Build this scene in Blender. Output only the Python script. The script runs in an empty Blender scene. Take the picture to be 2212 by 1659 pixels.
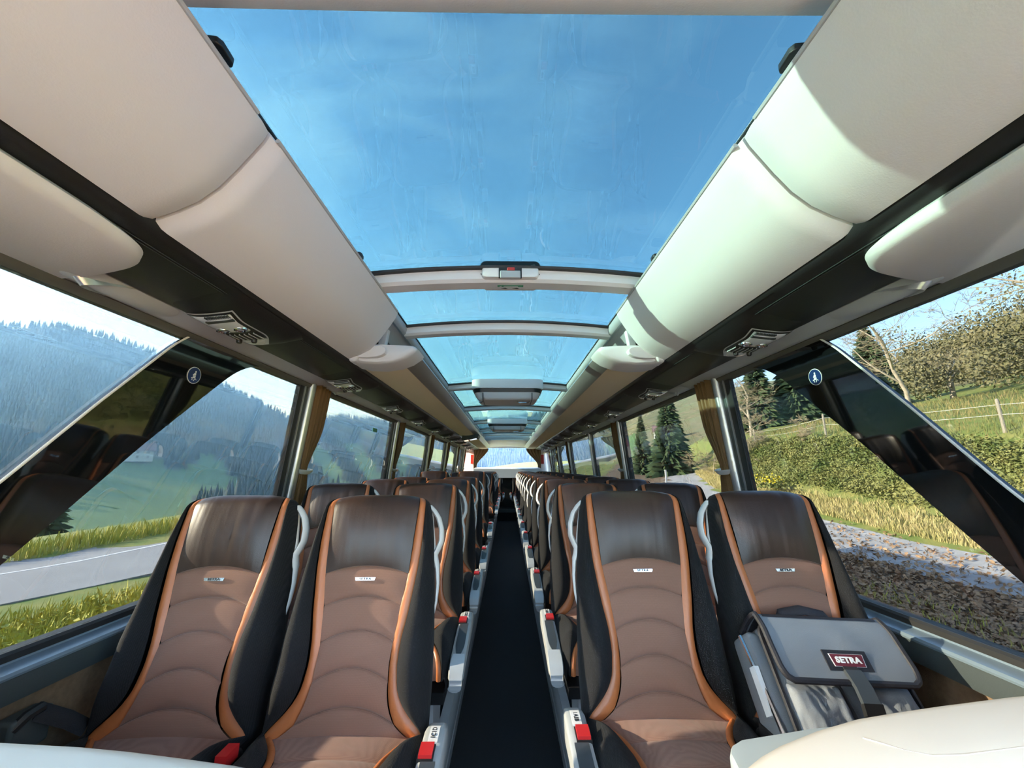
import bpy, bmesh, math, random
from mathutils import Vector, Matrix, noise

sc = bpy.context.scene
COL = sc.collection
rnd = random.Random(7)
PI = math.pi
H = 1.28                       # camera height above the aisle carpet

# ------------------------------------------------------------------ camera
cam_data = bpy.data.cameras.new('camera')
cam = bpy.data.objects.new('camera', cam_data)
COL.objects.link(cam)
cam.location = (0, 0, H)
PITCH = math.atan(181.5 / 850.0)
YAW = math.atan(10 / 850.0)
cam.rotation_euler = (PI / 2 + PITCH, 0, -YAW)
cam_data.sensor_width = 36
cam_data.lens = 36 * 850.0 / 2212
cam_data.clip_start = 0.02
cam_data.clip_end = 5000
sc.camera = cam

# ------------------------------------------------------------------ sky, sun, exposure
SUN_DIR = Vector((-0.94, -0.05, 0.30)).normalized()       # towards the sun
sc.view_settings.view_transform = 'Standard'
sc.view_settings.look = 'None'
sc.view_settings.gamma = 1
sc.view_settings.use_curve_mapping = False
sc.view_settings.exposure = 1.65
cy = sc.cycles
cy.use_denoising = True
cy.max_bounces = 10
cy.diffuse_bounces = 6
cy.glossy_bounces = 4
cy.transparent_max_bounces = 24
cy.transmission_bounces = 4
cy.caustics_reflective = False
cy.caustics_refractive = False
cy.sample_clamp_indirect = 6
cy.volume_bounces = 0


def build_world():
    w = bpy.data.worlds.new('sky')
    sc.world = w
    w.use_nodes = True
    nt = w.node_tree
    nt.nodes.clear()
    N = nt.nodes.new
    out = N('ShaderNodeOutputWorld')
    bg = N('ShaderNodeBackground')
    bg.inputs['Strength'].default_value = SKY_STRENGTH
    sky = N('ShaderNodeTexSky')
    sky.sky_type = 'NISHITA'
    sky.sun_disc = False
    sky.sun_elevation = math.asin(SUN_DIR.z)
    sky.sun_rotation = math.atan2(SUN_DIR.x, SUN_DIR.y)
    sky.air_density = 1.0
    sky.dust_density = 0.8
    sky.ozone_density = 1.5
    # thin high cloud
    tc = N('ShaderNodeTexCoord')
    mp = N('ShaderNodeMapping')
    mp.inputs['Scale'].default_value = (1.0, 1.6, 3.0)
    mp.inputs['Rotation'].default_value = (0, 0, 0.5)
    nz = N('ShaderNodeTexNoise')
    nz.inputs['Scale'].default_value = 2.2
    nz.inputs['Detail'].default_value = 5
    nz.inputs['Roughness'].default_value = 0.5
    nz.inputs['Distortion'].default_value = 0.6
    rp = N('ShaderNodeValToRGB')
    rp.color_ramp.elements[0].position = 0.45
    rp.color_ramp.elements[1].position = 0.82
    rp.color_ramp.elements[0].color = (0, 0, 0, 1)
    rp.color_ramp.elements[1].color = (0.40, 0.40, 0.40, 1)
    mx = N('ShaderNodeMix')
    mx.data_type = 'RGBA'
    mx.inputs[7].default_value = (0.55, 0.60, 0.66, 1)
    L = nt.links.new
    L(tc.outputs['Generated'], mp.inputs['Vector'])
    L(mp.outputs['Vector'], nz.inputs['Vector'])
    L(nz.outputs['Fac'], rp.inputs['Fac'])
    sx = N('ShaderNodeSeparateXYZ')
    L(tc.outputs['Generated'], sx.inputs[0])
    mr = N('ShaderNodeMapRange')
    mr.inputs['From Min'].default_value = 0.75
    mr.inputs['From Max'].default_value = -0.5
    mr.inputs['To Min'].default_value = 0.1
    mr.inputs['To Max'].default_value = 1.25
    L(sx.outputs['X'], mr.inputs['Value'])
    mm = N('ShaderNodeMath')
    mm.operation = 'MULTIPLY'
    mm.use_clamp = True
    L(rp.outputs['Color'], mm.inputs[0])
    L(mr.outputs[0], mm.inputs[1])
    L(mm.outputs[0], mx.inputs[0])
    hs = N('ShaderNodeVectorMath')
    hs.operation = 'SCALE'
    hs.inputs['Scale'].default_value = 0.16
    L(sky.outputs['Color'], hs.inputs[0])
    L(hs.outputs[0], mx.inputs[6])
    L(mx.outputs[2], bg.inputs['Color'])
    L(bg.outputs['Background'], out.inputs['Surface'])


SKY_STRENGTH = 7.0
build_world()
sun_data = bpy.data.lights.new('sun', 'SUN')
sun_data.energy = 34.0
sun_data.angle = math.radians(0.6)
sun_data.color = (1.0, 0.95, 0.86)
sun = bpy.data.objects.new('sun', sun_data)
COL.objects.link(sun)
sun.location = (-20, 5, 12)
sun.rotation_euler = SUN_DIR.to_track_quat('Z', 'Y').to_euler()


# ------------------------------------------------------------------ materials
def rgb(r, g, b):
    """sRGB 0-255 to linear"""
    def f(v):
        v /= 255.0
        return v / 12.92 if v <= 0.04045 else ((v + 0.055) / 1.055) ** 2.4
    return (f(r), f(g), f(b), 1)


def mat(name, color, rough=0.5, metal=0.0, bump=None, vary=None, spec=0.5, coat=0.0, sheen=0.0, stretch=(1, 1, 1)):
    """Procedural principled material. bump=(scale, strength[, detail]); vary=(scale, colour2, amount)"""
    m = bpy.data.materials.new(name)
    m.use_nodes = True
    nt = m.node_tree
    p = nt.nodes['Principled BSDF']
    p.inputs['Base Color'].default_value = color
    p.inputs['Roughness'].default_value = rough
    p.inputs['Metallic'].default_value = metal
    p.inputs['Specular IOR Level'].default_value = spec
    if coat:
        p.inputs['Coat Weight'].default_value = coat
        p.inputs['Coat Roughness'].default_value = 0.05
    if sheen:
        p.inputs['Sheen Weight'].default_value = sheen
        p.inputs['Sheen Roughness'].default_value = 0.5
    N, L = nt.nodes.new, nt.links.new
    if bump or vary:
        tc = N('ShaderNodeTexCoord')
        mp = N('ShaderNodeMapping')
        mp.inputs['Scale'].default_value = stretch
        L(tc.outputs['Object'], mp.inputs['Vector'])
    if vary:
        nz = N('ShaderNodeTexNoise')
        nz.inputs['Scale'].default_value = vary[0]
        nz.inputs['Detail'].default_value = 6
        L(mp.outputs['Vector'], nz.inputs['Vector'])
        rp = N('ShaderNodeValToRGB')
        a = vary[2]
        rp.color_ramp.elements[0].position = 0.5 - a
        rp.color_ramp.elements[1].position = 0.5 + a
        rp.color_ramp.elements[0].color = color
        rp.color_ramp.elements[1].color = vary[1]
        L(nz.outputs['Fac'], rp.inputs['Fac'])
        L(rp.outputs['Color'], p.inputs['Base Color'])
    if bump:
        nb = N('ShaderNodeTexNoise')
        nb.inputs['Scale'].default_value = bump[0]
        nb.inputs['Detail'].default_value = bump[2] if len(bump) > 2 else 2
        L(mp.outputs['Vector'], nb.inputs['Vector'])
        bp = N('ShaderNodeBump')
        bp.inputs['Strength'].default_value = bump[1]
        bp.inputs['Distance'].default_value = 0.01
        L(nb.outputs['Fac'], bp.inputs['Height'])
        L(bp.outputs['Normal'], p.inputs['Normal'])
    return m


def weave_mat(name, c1, c2, scale, rough=0.9, strength=0.25, sheen=0.2):
    """woven fabric: two crossed wave bands for bump and thread colour"""
    m = bpy.data.materials.new(name)
    m.use_nodes = True
    nt = m.node_tree
    p = nt.nodes['Principled BSDF']
    p.inputs['Roughness'].default_value = rough
    p.inputs['Sheen Weight'].default_value = sheen
    p.inputs['Specular IOR Level'].default_value = 0.25
    N, L = nt.nodes.new, nt.links.new
    tc = N('ShaderNodeTexCoord')
    wv = []
    for d in ('X', 'Z'):
        w = N('ShaderNodeTexWave')
        w.bands_direction = d
        w.inputs['Scale'].default_value = scale
        w.inputs['Distortion'].default_value = 1.2
        w.inputs['Detail'].default_value = 1
        w.inputs['Detail Scale'].default_value = 3
        L(tc.outputs['Object'], w.inputs['Vector'])
        wv.append(w)
    mul = N('ShaderNodeMath')
    mul.operation = 'MULTIPLY'
    L(wv[0].outputs['Fac'], mul.inputs[0])
    L(wv[1].outputs['Fac'], mul.inputs[1])
    mx = N('ShaderNodeMix')
    mx.data_type = 'RGBA'
    mx.inputs[6].default_value = c1
    mx.inputs[7].default_value = c2
    L(mul.outputs[0], mx.inputs[0])
    L(mx.outputs[2], p.inputs['Base Color'])
    bp = N('ShaderNodeBump')
    bp.inputs['Strength'].default_value = strength
    bp.inputs['Distance'].default_value = 0.002
    L(mul.outputs[0], bp.inputs['Height'])
    L(bp.outputs['Normal'], p.inputs['Normal'])
    return m


def crease_leather(name, c, rough=0.36):
    """leather with soft vertical creases"""
    m = bpy.data.materials.new(name)
    m.use_nodes = True
    nt = m.node_tree
    p = nt.nodes['Principled BSDF']
    p.inputs['Base Color'].default_value = c
    p.inputs['Roughness'].default_value = rough
    N, L = nt.nodes.new, nt.links.new
    tc = N('ShaderNodeTexCoord')
    mp = N('ShaderNodeMapping')
    mp.inputs['Scale'].default_value = (22, 2.0, 2.0)
    nz = N('ShaderNodeTexNoise')
    nz.inputs['Scale'].default_value = 1.0
    nz.inputs['Detail'].default_value = 1.5
    L(tc.outputs['Object'], mp.inputs['Vector'])
    L(mp.outputs['Vector'], nz.inputs['Vector'])
    fine = N('ShaderNodeTexNoise')
    fine.inputs['Scale'].default_value = 350
    L(tc.outputs['Object'], fine.inputs['Vector'])
    b1 = N('ShaderNodeBump')
    b1.inputs['Strength'].default_value = 0.26
    b1.inputs['Distance'].default_value = 0.02
    L(nz.outputs['Fac'], b1.inputs['Height'])
    b2 = N('ShaderNodeBump')
    b2.inputs['Strength'].default_value = 0.08
    b2.inputs['Distance'].default_value = 0.003
    L(fine.outputs['Fac'], b2.inputs['Height'])
    L(b1.outputs['Normal'], b2.inputs['Normal'])
    L(b2.outputs['Normal'], p.inputs['Normal'])
    return m


def glass_mat(name, tint, refl=1.0, ior=1.5):
    """one face of a pane: clear tinted body plus mirror reflection that grows towards grazing"""
    m = bpy.data.materials.new(name)
    m.use_nodes = True
    nt = m.node_tree
    nt.nodes.clear()
    N, L = nt.nodes.new, nt.links.new
    out = N('ShaderNodeOutputMaterial')
    tr = N('ShaderNodeBsdfTransparent')
    tr.inputs['Color'].default_value = tint
    gl = N('ShaderNodeBsdfGlossy')
    gl.inputs['Roughness'].default_value = 0.0
    gl.inputs['Color'].default_value = (1, 1, 1, 1)
    fr = N('ShaderNodeFresnel')
    fr.inputs['IOR'].default_value = ior
    ge = N('ShaderNodeNewGeometry')
    inv = N('ShaderNodeMath')
    inv.operation = 'SUBTRACT'
    inv.inputs[0].default_value = 1.0
    L(ge.outputs['Backfacing'], inv.inputs[1])
    mu = N('ShaderNodeMath')
    mu.operation = 'MULTIPLY'
    L(fr.outputs['Fac'], mu.inputs[0])
    L(inv.outputs[0], mu.inputs[1])
    m2 = N('ShaderNodeMath')
    m2.operation = 'MULTIPLY'
    m2.inputs[1].default_value = refl
    m2.use_clamp = True
    L(mu.outputs[0], m2.inputs[0])
    mx = N('ShaderNodeMixShader')
    L(m2.outputs[0], mx.inputs['Fac'])
    L(tr.outputs[0], mx.inputs[1])
    L(gl.outputs[0], mx.inputs[2])
    L(mx.outputs[0], out.inputs['Surface'])
    return m


M = {}
M['fabric'] = weave_mat('brown woven fabric', (0.245, 0.122, 0.084, 1), (0.345, 0.182, 0.130, 1), 150)
M['black_fabric'] = weave_mat('black ribbed fabric', (0.009, 0.009, 0.010, 1), (0.022, 0.022, 0.025, 1), 110, strength=0.3, sheen=0.03)
M['orange'] = mat('orange leather', (0.50, 0.155, 0.050, 1), 0.40, bump=(60, 0.12))
M['leather'] = crease_leather('dark brown leather', (0.048, 0.026, 0.019, 1))
M['beige'] = mat('beige moulded plastic', (0.77, 0.735, 0.74, 1), 0.62, bump=(260, 0.05))
M['cream'] = mat('cream plastic', (0.79, 0.755, 0.73, 1), 0.38)
M['rack_felt'] = mat('beige felt', (0.93, 0.78, 0.55, 1), 0.95, bump=(420, 0.12))
M['grey_panel'] = mat('mid grey plastic', (0.46, 0.47, 0.49, 1), 0.55, bump=(240, 0.05))
M['silver'] = mat('silver paint', (0.60, 0.61, 0.62, 1), 0.30, metal=0.25)
M['strip'] = mat('satin grey rack edging', (0.30, 0.285, 0.27, 1), 0.34, metal=0.25)
M['partition'] = mat('cream partition shell', (0.42, 0.385, 0.345, 1), 0.5)
M['alu'] = mat('brushed aluminium', (0.55, 0.56, 0.58, 1), 0.30, metal=0.85, bump=(90, 0.05), stretch=(1, 0.05, 1))
M['chrome'] = mat('chrome', (0.75, 0.76, 0.78, 1), 0.12, metal=1.0)
M['black'] = mat('satin black plastic', (0.014, 0.014, 0.015, 1), 0.42, bump=(300, 0.05))
M['rubber'] = mat('dark rubber', (0.018, 0.018, 0.018, 1), 0.55)
M['rail'] = mat('brown grey rubber rail', (0.10, 0.098, 0.085, 1), 0.55)
M['dark_panel'] = mat('dark green grey plastic', (0.055, 0.068, 0.070, 1), 0.5, bump=(240, 0.05))
M['ledge'] = mat('blue grey painted ledge', (0.20, 0.26, 0.31, 1), 0.22, metal=0.2)
M['wall_carpet'] = mat('brown wall carpet', (0.20, 0.125, 0.070, 1), 0.95, bump=(500, 0.25), vary=(60, (0.26, 0.165, 0.095, 1), 0.2))
M['aisle_carpet'] = mat('black aisle carpet', (0.010, 0.010, 0.012, 1), 0.95, bump=(600, 0.4), vary=(220, (0.018, 0.018, 0.021, 1), 0.2))
M['curtain'] = mat('golden brown curtain', (0.19, 0.095, 0.028, 1), 0.6, bump=(180, 0.15), sheen=0.1)
M['white'] = mat('white plastic', (0.75, 0.76, 0.76, 1), 0.4)
M['arm_grey'] = mat('light grey plastic', (0.42, 0.43, 0.43, 1), 0.36)
M['arm_pad'] = mat('slate armrest pad', (0.050, 0.058, 0.066, 1), 0.38)
M['red'] = mat('red buckle plastic', (0.55, 0.022, 0.022, 1), 0.28)
M['strap'] = mat('black webbing', (0.018, 0.018, 0.022, 1), 0.75, bump=(400, 0.2))
M['sign_blue'] = mat('blue sign film', (0.008, 0.030, 0.13, 1), 0.35)
M['sign_white'] = mat('white sign film', (0.80, 0.80, 0.80, 1), 0.4)
M['sign_green'] = mat('green sign film', (0.05, 0.30, 0.16, 1), 0.4)
M['ink'] = mat('dark ink', (0.03, 0.03, 0.035, 1), 0.5)
M['lens'] = mat('frosted lamp lens', (0.80, 0.84, 0.86, 1), 0.10, coat=0.8)
M['bag_grey'] = mat('grey nylon', (0.175, 0.190, 0.215, 1), 0.6, bump=(500, 0.12))
M['bag_black'] = mat('black nylon trim', (0.012, 0.012, 0.018, 1), 0.6, bump=(500, 0.15))
M['patch_red'] = mat('dark red patch', (0.13, 0.012, 0.022, 1), 0.5)
M['plastic_red'] = mat('red enamel', (0.45, 0.03, 0.02, 1), 0.4)
M['pillar_black'] = mat('glossy black glass print', (0.006, 0.007, 0.008, 1), 0.03, spec=0.9, coat=0.3)
M['table'] = mat('blue grey table plastic', (0.40, 0.45, 0.47, 1), 0.35)
M['side_glass'] = glass_mat('tinted side glass', (0.294, 0.310, 0.318, 1), 1.1)
M['clear_glass'] = glass_mat('clear windscreen glass', (0.96, 0.97, 0.97, 1), 1.0)
M['rear_glass'] = glass_mat('lightly tinted rear glass', (0.62, 0.63, 0.68, 1), 1.0)
M['roof_glass'] = glass_mat('blue roof glass', (0.206, 0.282, 0.290, 1), 0.6)


# ------------------------------------------------------------------ helpers
def tag(o, label=None, cat=None, group=None, kind=None):
    if label: o['label'] = label
    if cat: o['category'] = cat
    if group: o['group'] = group
    if kind: o['kind'] = kind
    return o


def empty(name, loc=(0, 0, 0), rz=0.0, label=None, cat=None, group=None):
    o = bpy.data.objects.new(name, None)
    o.empty_display_size = 0.1
    COL.objects.link(o)
    o.location = loc
    o.rotation_euler = (0, 0, rz)
    return tag(o, label, cat, group)


class MB:
    """collects vertices and faces, builds ONE mesh object"""
    def __init__(self):
        self.v = []
        self.f = []

    def add(self, vs, fs):
        b = len(self.v)
        self.v += [tuple(p) for p in vs]
        self.f += [tuple(i + b for i in q) for q in fs]
        return self

    def grid(self, rows, wrap=False, close_ends=False):
        n = len(rows[0])
        vs = [p for r in rows for p in r]
        fs = []
        for j in range(len(rows) - 1):
            for i in range(n if wrap else n - 1):
                k = (i + 1) % n
                fs.append((j * n + i, j * n + k, (j + 1) * n + k, (j + 1) * n + i))
        if close_ends:
            fs.append(tuple(reversed(range(n))))
            fs.append(tuple((len(rows) - 1) * n + i for i in range(n)))
        return self.add(vs, fs)

    def box(self, x0, x1, y0, y1, z0, z1):
        vs = [(x0, y0, z0), (x1, y0, z0), (x1, y1, z0), (x0, y1, z0), (x0, y0, z1), (x1, y0, z1), (x1, y1, z1), (x0, y1, z1)]
        return self.add(vs, [(3, 2, 1, 0), (4, 5, 6, 7), (0, 1, 5, 4), (1, 2, 6, 5), (2, 3, 7, 6), (3, 0, 4, 7)])

    def tube(self, pts, rad, seg=8, flat=None, cap=True):
        """round tube along pts; rad number or list; flat=(a,b) scales the two section axes"""
        pts = [Vector(p) for p in pts]
        n = len(pts)
        rads = rad if isinstance(rad, (list, tuple)) else [rad] * n
        rows = []
        ref = None
        for i, p in enumerate(pts):
            d = (pts[min(i + 1, n - 1)] - pts[max(i - 1, 0)]).normalized()
            if ref is None:
                ref = Vector((0, 1, 0)) if abs(d.y) < 0.9 else Vector((1, 0, 0))
            u = (ref - d * ref.dot(d)).normalized()
            w = d.cross(u)
            ref = u
            a, b = flat or (1, 1)
            rows.append([p + (u * math.cos(2 * PI * k / seg) * a + w * math.sin(2 * PI * k / seg) * b) * rads[i] for k in range(seg)])
        return self.grid(rows, wrap=True, close_ends=cap)

    def prism(self, poly, axis, a, b):
        """extrude a 2D polygon along an axis from a to b"""
        def P(p, t):
            if axis == 'x': return (t, p[0], p[1])
            if axis == 'y': return (p[0], t, p[1])
            return (p[0], p[1], t)
        n = len(poly)
        vs = [P(p, a) for p in poly] + [P(p, b) for p in poly]
        fs = [tuple(range(n)), tuple(reversed(range(n, 2 * n)))]
        fs += [(i, n + i, n + (i + 1) % n, (i + 1) % n) for i in range(n)]
        return self.add(vs, fs)

    def lathe(self, prof, seg=16, c=(0, 0, 0), axis='z'):
        rows = []
        for r, h in prof:
            ring = []
            for k in range(seg):
                a = 2 * PI * k / seg
                p = (r * math.cos(a), r * math.sin(a), h)
                if axis == 'y': p = (p[0], p[2], p[1])
                if axis == 'x': p = (p[2], p[0], p[1])
                ring.append((p[0] + c[0], p[1] + c[1], p[2] + c[2]))
            rows.append(ring)
        return self.grid(rows, wrap=True, close_ends=True)

    def xf(self, m):
        self.v = [tuple(m @ Vector(p)) for p in self.v]
        return self

    def mesh(self, name, m, smooth=True, angle=40, recalc=True):
        me = bpy.data.meshes.new(name)
        me.from_pydata(self.v, [], self.f)
        if recalc:
            bm = bmesh.new()
            bm.from_mesh(me)
            bmesh.ops.recalc_face_normals(bm, faces=bm.faces)
            bm.to_mesh(me)
            bm.free()
        if m:
            me.materials.append(m)
        if smooth:
            me.polygons.foreach_set('use_smooth', [True] * len(me.polygons))
            try:
                me.set_sharp_from_angle(angle=math.radians(angle))
            except Exception:
                pass
        me.update()
        return me

    def build(self, name, m, parent=None, smooth=True, angle=40, bevel=0, recalc=True):
        o = bpy.data.objects.new(name, self.mesh(name, m, smooth, angle, recalc))
        COL.objects.link(o)
        if parent is not None:
            o.parent = parent
        if bevel:
            b = o.modifiers.new('edge', 'BEVEL')
            b.width = bevel
            b.segments = 3
            b.limit_method = 'ANGLE'
            b.angle_limit = math.radians(35)
        return o


def link(name, me, parent=None, loc=(0, 0, 0), rot=(0, 0, 0)):
    o = bpy.data.objects.new(name, me)
    COL.objects.link(o)
    o.location = loc
    o.rotation_euler = rot
    if parent is not None:
        o.parent = parent
    return o


def copy_tree(o, parent=None):
    c = o.copy()
    COL.objects.link(c)
    if parent is not None:
        c.parent = parent
    for ch in o.children:
        copy_tree(ch, c)
    return c


def lerp_table(tab, t):
    if t <= tab[0][0]: return tab[0][1]
    for (a, va), (b, vb) in zip(tab, tab[1:]):
        if t <= b:
            k = (t - a) / (b - a)
            return va + (vb - va) * k
    return tab[-1][1]


def smooth_table(tab, t, h=0.02):
    return (lerp_table(tab, t - h) + 2 * lerp_table(tab, t) + lerp_table(tab, t + h)) / 4


def sstep(x, a, b):
    t = max(0.0, min(1.0, (x - a) / (b - a)))
    return t * t * (3 - 2 * t)


def text_mesh(name, body, size, m, bold=0.0, ext=0.0006, sx=1.0, spacing=1.0):
    cu = bpy.data.curves.new(name, 'FONT')
    cu.body = body
    cu.size = size
    cu.align_x = 'CENTER'
    cu.align_y = 'CENTER'
    cu.extrude = ext
    cu.offset = bold
    cu.space_character = spacing
    cu.resolution_u = 3
    o = bpy.data.objects.new(name, cu)
    COL.objects.link(o)
    dg = bpy.context.evaluated_depsgraph_get()
    me = bpy.data.meshes.new_from_object(o.evaluated_get(dg))
    bpy.data.objects.remove(o)
    bpy.data.curves.remove(cu)
    for v in me.vertices:
        v.co.x *= sx
    me.materials.clear()
    me.materials.append(m)
    return me


def rounded_rect(w, h, r, n=6, c=(0, 0)):
    pts = []
    for cx, cy, a0 in ((w / 2 - r, h / 2 - r, 0), (-w / 2 + r, h / 2 - r, 90), (-w / 2 + r, -h / 2 + r, 180), (w / 2 - r, -h / 2 + r, 270)):
        for k in range(n + 1):
            a = math.radians(a0 + 90 * k / n)
            pts.append((c[0] + cx + r * math.cos(a), c[1] + cy + r * math.sin(a)))
    return pts


def structure(o, label, cat):
    return tag(o, label, cat, kind='structure')

# ================================================================== THE COACH BODY
Y0, Y1 = -1.9, 11.75            # windscreen, rear wall


def side_x(z):                  # inner face of the side glass (leans in towards the roof); z is world height
    return 1.222 - 0.098 * (z - 0.81)


# floor and podiums
structure(MB().box(-0.262, 0.262, Y0, 10.2, -0.06, 0).build('floor', M['aisle_carpet'], smooth=False), 'black carpet running along the sunken aisle', 'floor')
for s, nm in ((-1, 'left'), (1, 'right')):
    a, b = sorted((s * 0.262, s * 1.26))
    structure(MB().box(a, b, Y0, Y1, -0.06, 0.15).build('floor_podium_' + nm, M['aisle_carpet'], smooth=False),
              'dark raised platform under the seats %s of the aisle' % nm, 'floor')
structure(MB().box(-0.262, 0.262, 10.2, Y1, -0.06, 0.27).build('floor_step', M['aisle_carpet'], smooth=False), 'black step at the rear end of the aisle', 'step')
structure(MB().box(-0.262, 0.262, 10.188, 10.2, 0.20, 0.275).build('trim_1', M['dark_panel'], smooth=False), 'grey edging on the step at the aisle end', 'trim')

# aisle kerb: two stacked grey rails along the podium edges
for s, nm in ((-1, 'left'), (1, 'right')):
    prof = [(0.262, 0.0), (0.250, 0.0), (0.246, 0.02), (0.246, 0.075), (0.252, 0.085), (0.246, 0.095), (0.247, 0.150), (0.262, 0.175), (0.300, 0.178), (0.300, 0.15), (0.262, 0.15)]
    structure(MB().prism([(s * x, z) for x, z in prof], 'y', Y0, Y1).build('trim_kerb_' + nm, M['silver'], angle=30), 'grey metal kerb rail along the %s edge of the aisle' % nm, 'trim')

# side walls below the windows
for s, nm in ((-1, 'left'), (1, 'right')):
    structure(MB().prism([(s * 1.185, 0.15), (s * 1.185, 0.735), (s * 1.30, 0.735), (s * 1.30, 0.15)], 'y', Y0, Y1).build('wall_' + nm, M['wall_carpet'], smooth=False),
              'brown carpeted wall below the windows, %s side' % nm, 'wall')
    prof = [(1.185, 0.733), (1.158, 0.742), (1.154, 0.76), (1.154, 0.798), (1.160, 0.803), (1.30, 0.803), (1.30, 0.733)]
    structure(MB().prism([(s * x, z) for x, z in prof], 'y', Y0, Y1).build('trim_sill_' + nm, M['dark_panel'], angle=30), 'dark grey panel strip under the window ledge, %s side' % nm, 'trim')
    prof = [(1.152, 0.800), (1.150, 0.806), (1.156, 0.812), (1.205, 0.816), (1.208, 0.822), (1.30, 0.822), (1.30, 0.803), (1.156, 0.803)]
    structure(MB().prism([(s * x, z) for x, z in prof], 'y', Y0, Y1).build('trim_ledge_' + nm, M['ledge'], angle=30), 'pale blue grey window ledge, %s side' % nm, 'trim')
    prof = [(1.206, 0.821), (1.206, 0.836), (1.214, 0.842), (1.25, 0.842), (1.25, 0.821)]
    structure(MB().prism([(s * x, z) for x, z in prof], 'y', Y0, Y1).build('trim_seal_' + nm, M['rubber'], angle=30), 'black rubber seal along the bottom of the glass, %s side' % nm, 'trim')
    # above the windows: rubber rail, grey panel
    prof = [(1.150, 1.722), (1.130, 1.724), (1.115, 1.730), (1.107, 1.741), (1.112, 1.750), (1.150, 1.756)]
    structure(MB().prism([(s * x, z) for x, z in prof], 'y', Y0, Y1).build('trim_rail_' + nm, M['rail'], angle=50), 'brown grey rail along the window tops, %s side' % nm, 'trim')
    prof = [(1.113, 1.744), (1.090, 1.751), (1.06, 1.760), (1.024, 1.769), (1.024, 1.80), (1.15, 1.80), (1.15, 1.757)]
    structure(MB().prism([(s * x, z) for x, z in prof], 'y', Y0, Y1).build('trim_cove_' + nm, M['grey_panel'], angle=50), 'grey panel between the windows and the black service strip, %s side' % nm, 'trim')
    # outer skin that closes the coach above the racks
    prof = [(1.152, 1.762), (1.152, 1.802), (0.66, 2.10), (0.622, 2.104), (0.622, 2.15), (0.70, 2.16), (1.19, 1.90), (1.172, 1.762)]
    structure(MB().prism([(s * x, z) for x, z in prof], 'y', Y0, Y1).build('ceiling_side_' + nm, M['grey_panel'], angle=30), 'grey inside of the roof edge behind the luggage racks, %s side' % nm, 'ceiling')

# glazing: panes, seals and pillars.  y positions of the pillars
PIL = {-1: [2.19, 3.98, 5.72, 7.35, 8.9, 10.3], 1: [2.02, 3.92, 5.35, 7.2, 8.75, 10.25]}
wn = 0
for s, nm in ((-1, 'left'), (1, 'right')):
    ys = [Y0, 0.0] + PIL[s] + [Y1]
    for k in range(len(ys) - 1):
        wn += 1
        a = ys[k] + (0.0 if k < 2 else 0.03)
        b = ys[k + 1] - 0.045
        zb, zt = 0.835, 1.760
        xb, xt = side_x(zb), side_x(zt)
        m = MB()
        for (dx) in (0,):
            vs = [(s * xb, a, zb), (s * xb, b, zb), (s * xt, b, zt), (s * xt, a, zt)]
            vo = [(s * (xb + .006), a, zb), (s * (xb + .006), b, zb), (s * (xt + .006), b, zt), (s * (xt + .006), a, zt)]
            m.add(vs + vo, [(0, 1, 2, 3), (7, 6, 5, 4), (0, 4, 5, 1), (1, 5, 6, 2), (2, 6, 7, 3), (3, 7, 4, 0)])
        structure(m.build('window_%d' % wn, M['side_glass'] if k else M['clear_glass'], smooth=False), ('tinted side window pane number %d from the front, %s side' % (k, nm)) if k else 'clear driver side window pane in front of the tinted panes, %s side' % nm, 'window')
    for k, y in enumerate(PIL[s]):
        # rubber seal, bright bead, dark strip, round metal post: four profiles seen at every pillar
        def bar(y0, y1, d0, d1):
            m = MB()
            rows = []
            for z in (0.82, 1.30, 1.765):
                x = side_x(z)
                rows.append([(s * (x + d0), y0, z), (s * (x + d0), y1, z), (s * (x + d1), y1, z), (s * (x + d1), y0, z)])
            return m.grid(rows, wrap=True, close_ends=True)
        root = empty('window_pillar', (0, 0, 0), 0)
        structure(root, '%s window pillar from the front on the %s side, black seal and grey post' % (('first', 'second', 'third', 'fourth', 'fifth', 'sixth')[k], nm), 'pillar')
        bar(y - 0.075, y - 0.030, -0.004, 0.014).build('seal', M['rubber'], root, angle=30)
        bar(y - 0.030, y - 0.022, -0.010, 0.014).build('bead', M['alu'], root, angle=30)
        bar(y - 0.022, y + 0.008, -0.006, 0.05).build('channel', M['dark_panel'], root, angle=30)
        pts = [(s * (side_x(z) - 0.012), y + 0.030, z) for z in (0.815, 1.1, 1.4, 1.765)]
        MB().tube(pts, 0.024, 12).build('post', M['alu'], root)
        bar(y + 0.045, y + 0.085, -0.004, 0.014).build('rear_seal', M['rubber'], root, angle=30)

# big black swoosh across the first window, both sides (printed glass panel with thickness)
SW_TOP = [(1.375, 1.770), (1.344, 1.742), (1.285, 1.688), (1.105, 1.46), (0.945, 1.244), (0.66, 0.90), (0.60, 0.822)]     # front edge (y, z)
SW_BOT = [(2.02, 1.770), (1.88, 1.752), (1.745, 1.733), (1.66, 1.705), (1.584, 1.657), (1.481, 1.557), (1.276, 1.353), (1.112, 1.172), (0.97, 1.022), (0.80, 0.85), (0.78, 0.822)]


def interp_poly(poly, n):
    ls = [0]
    for p, q in zip(poly, poly[1:]):
        ls.append(ls[-1] + math.hypot(q[0] - p[0], q[1] - p[1]))
    out = []
    for i in range(n + 1):
        d = ls[-1] * i / n
        for j in range(len(poly) - 1):
            if d <= ls[j + 1] + 1e-9:
                k = (d - ls[j]) / (ls[j + 1] - ls[j])
                out.append((poly[j][0] + (poly[j + 1][0] - poly[j][0]) * k, poly[j][1] + (poly[j + 1][1] - poly[j][1]) * k))
                break
    return out


NSW = 64


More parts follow.
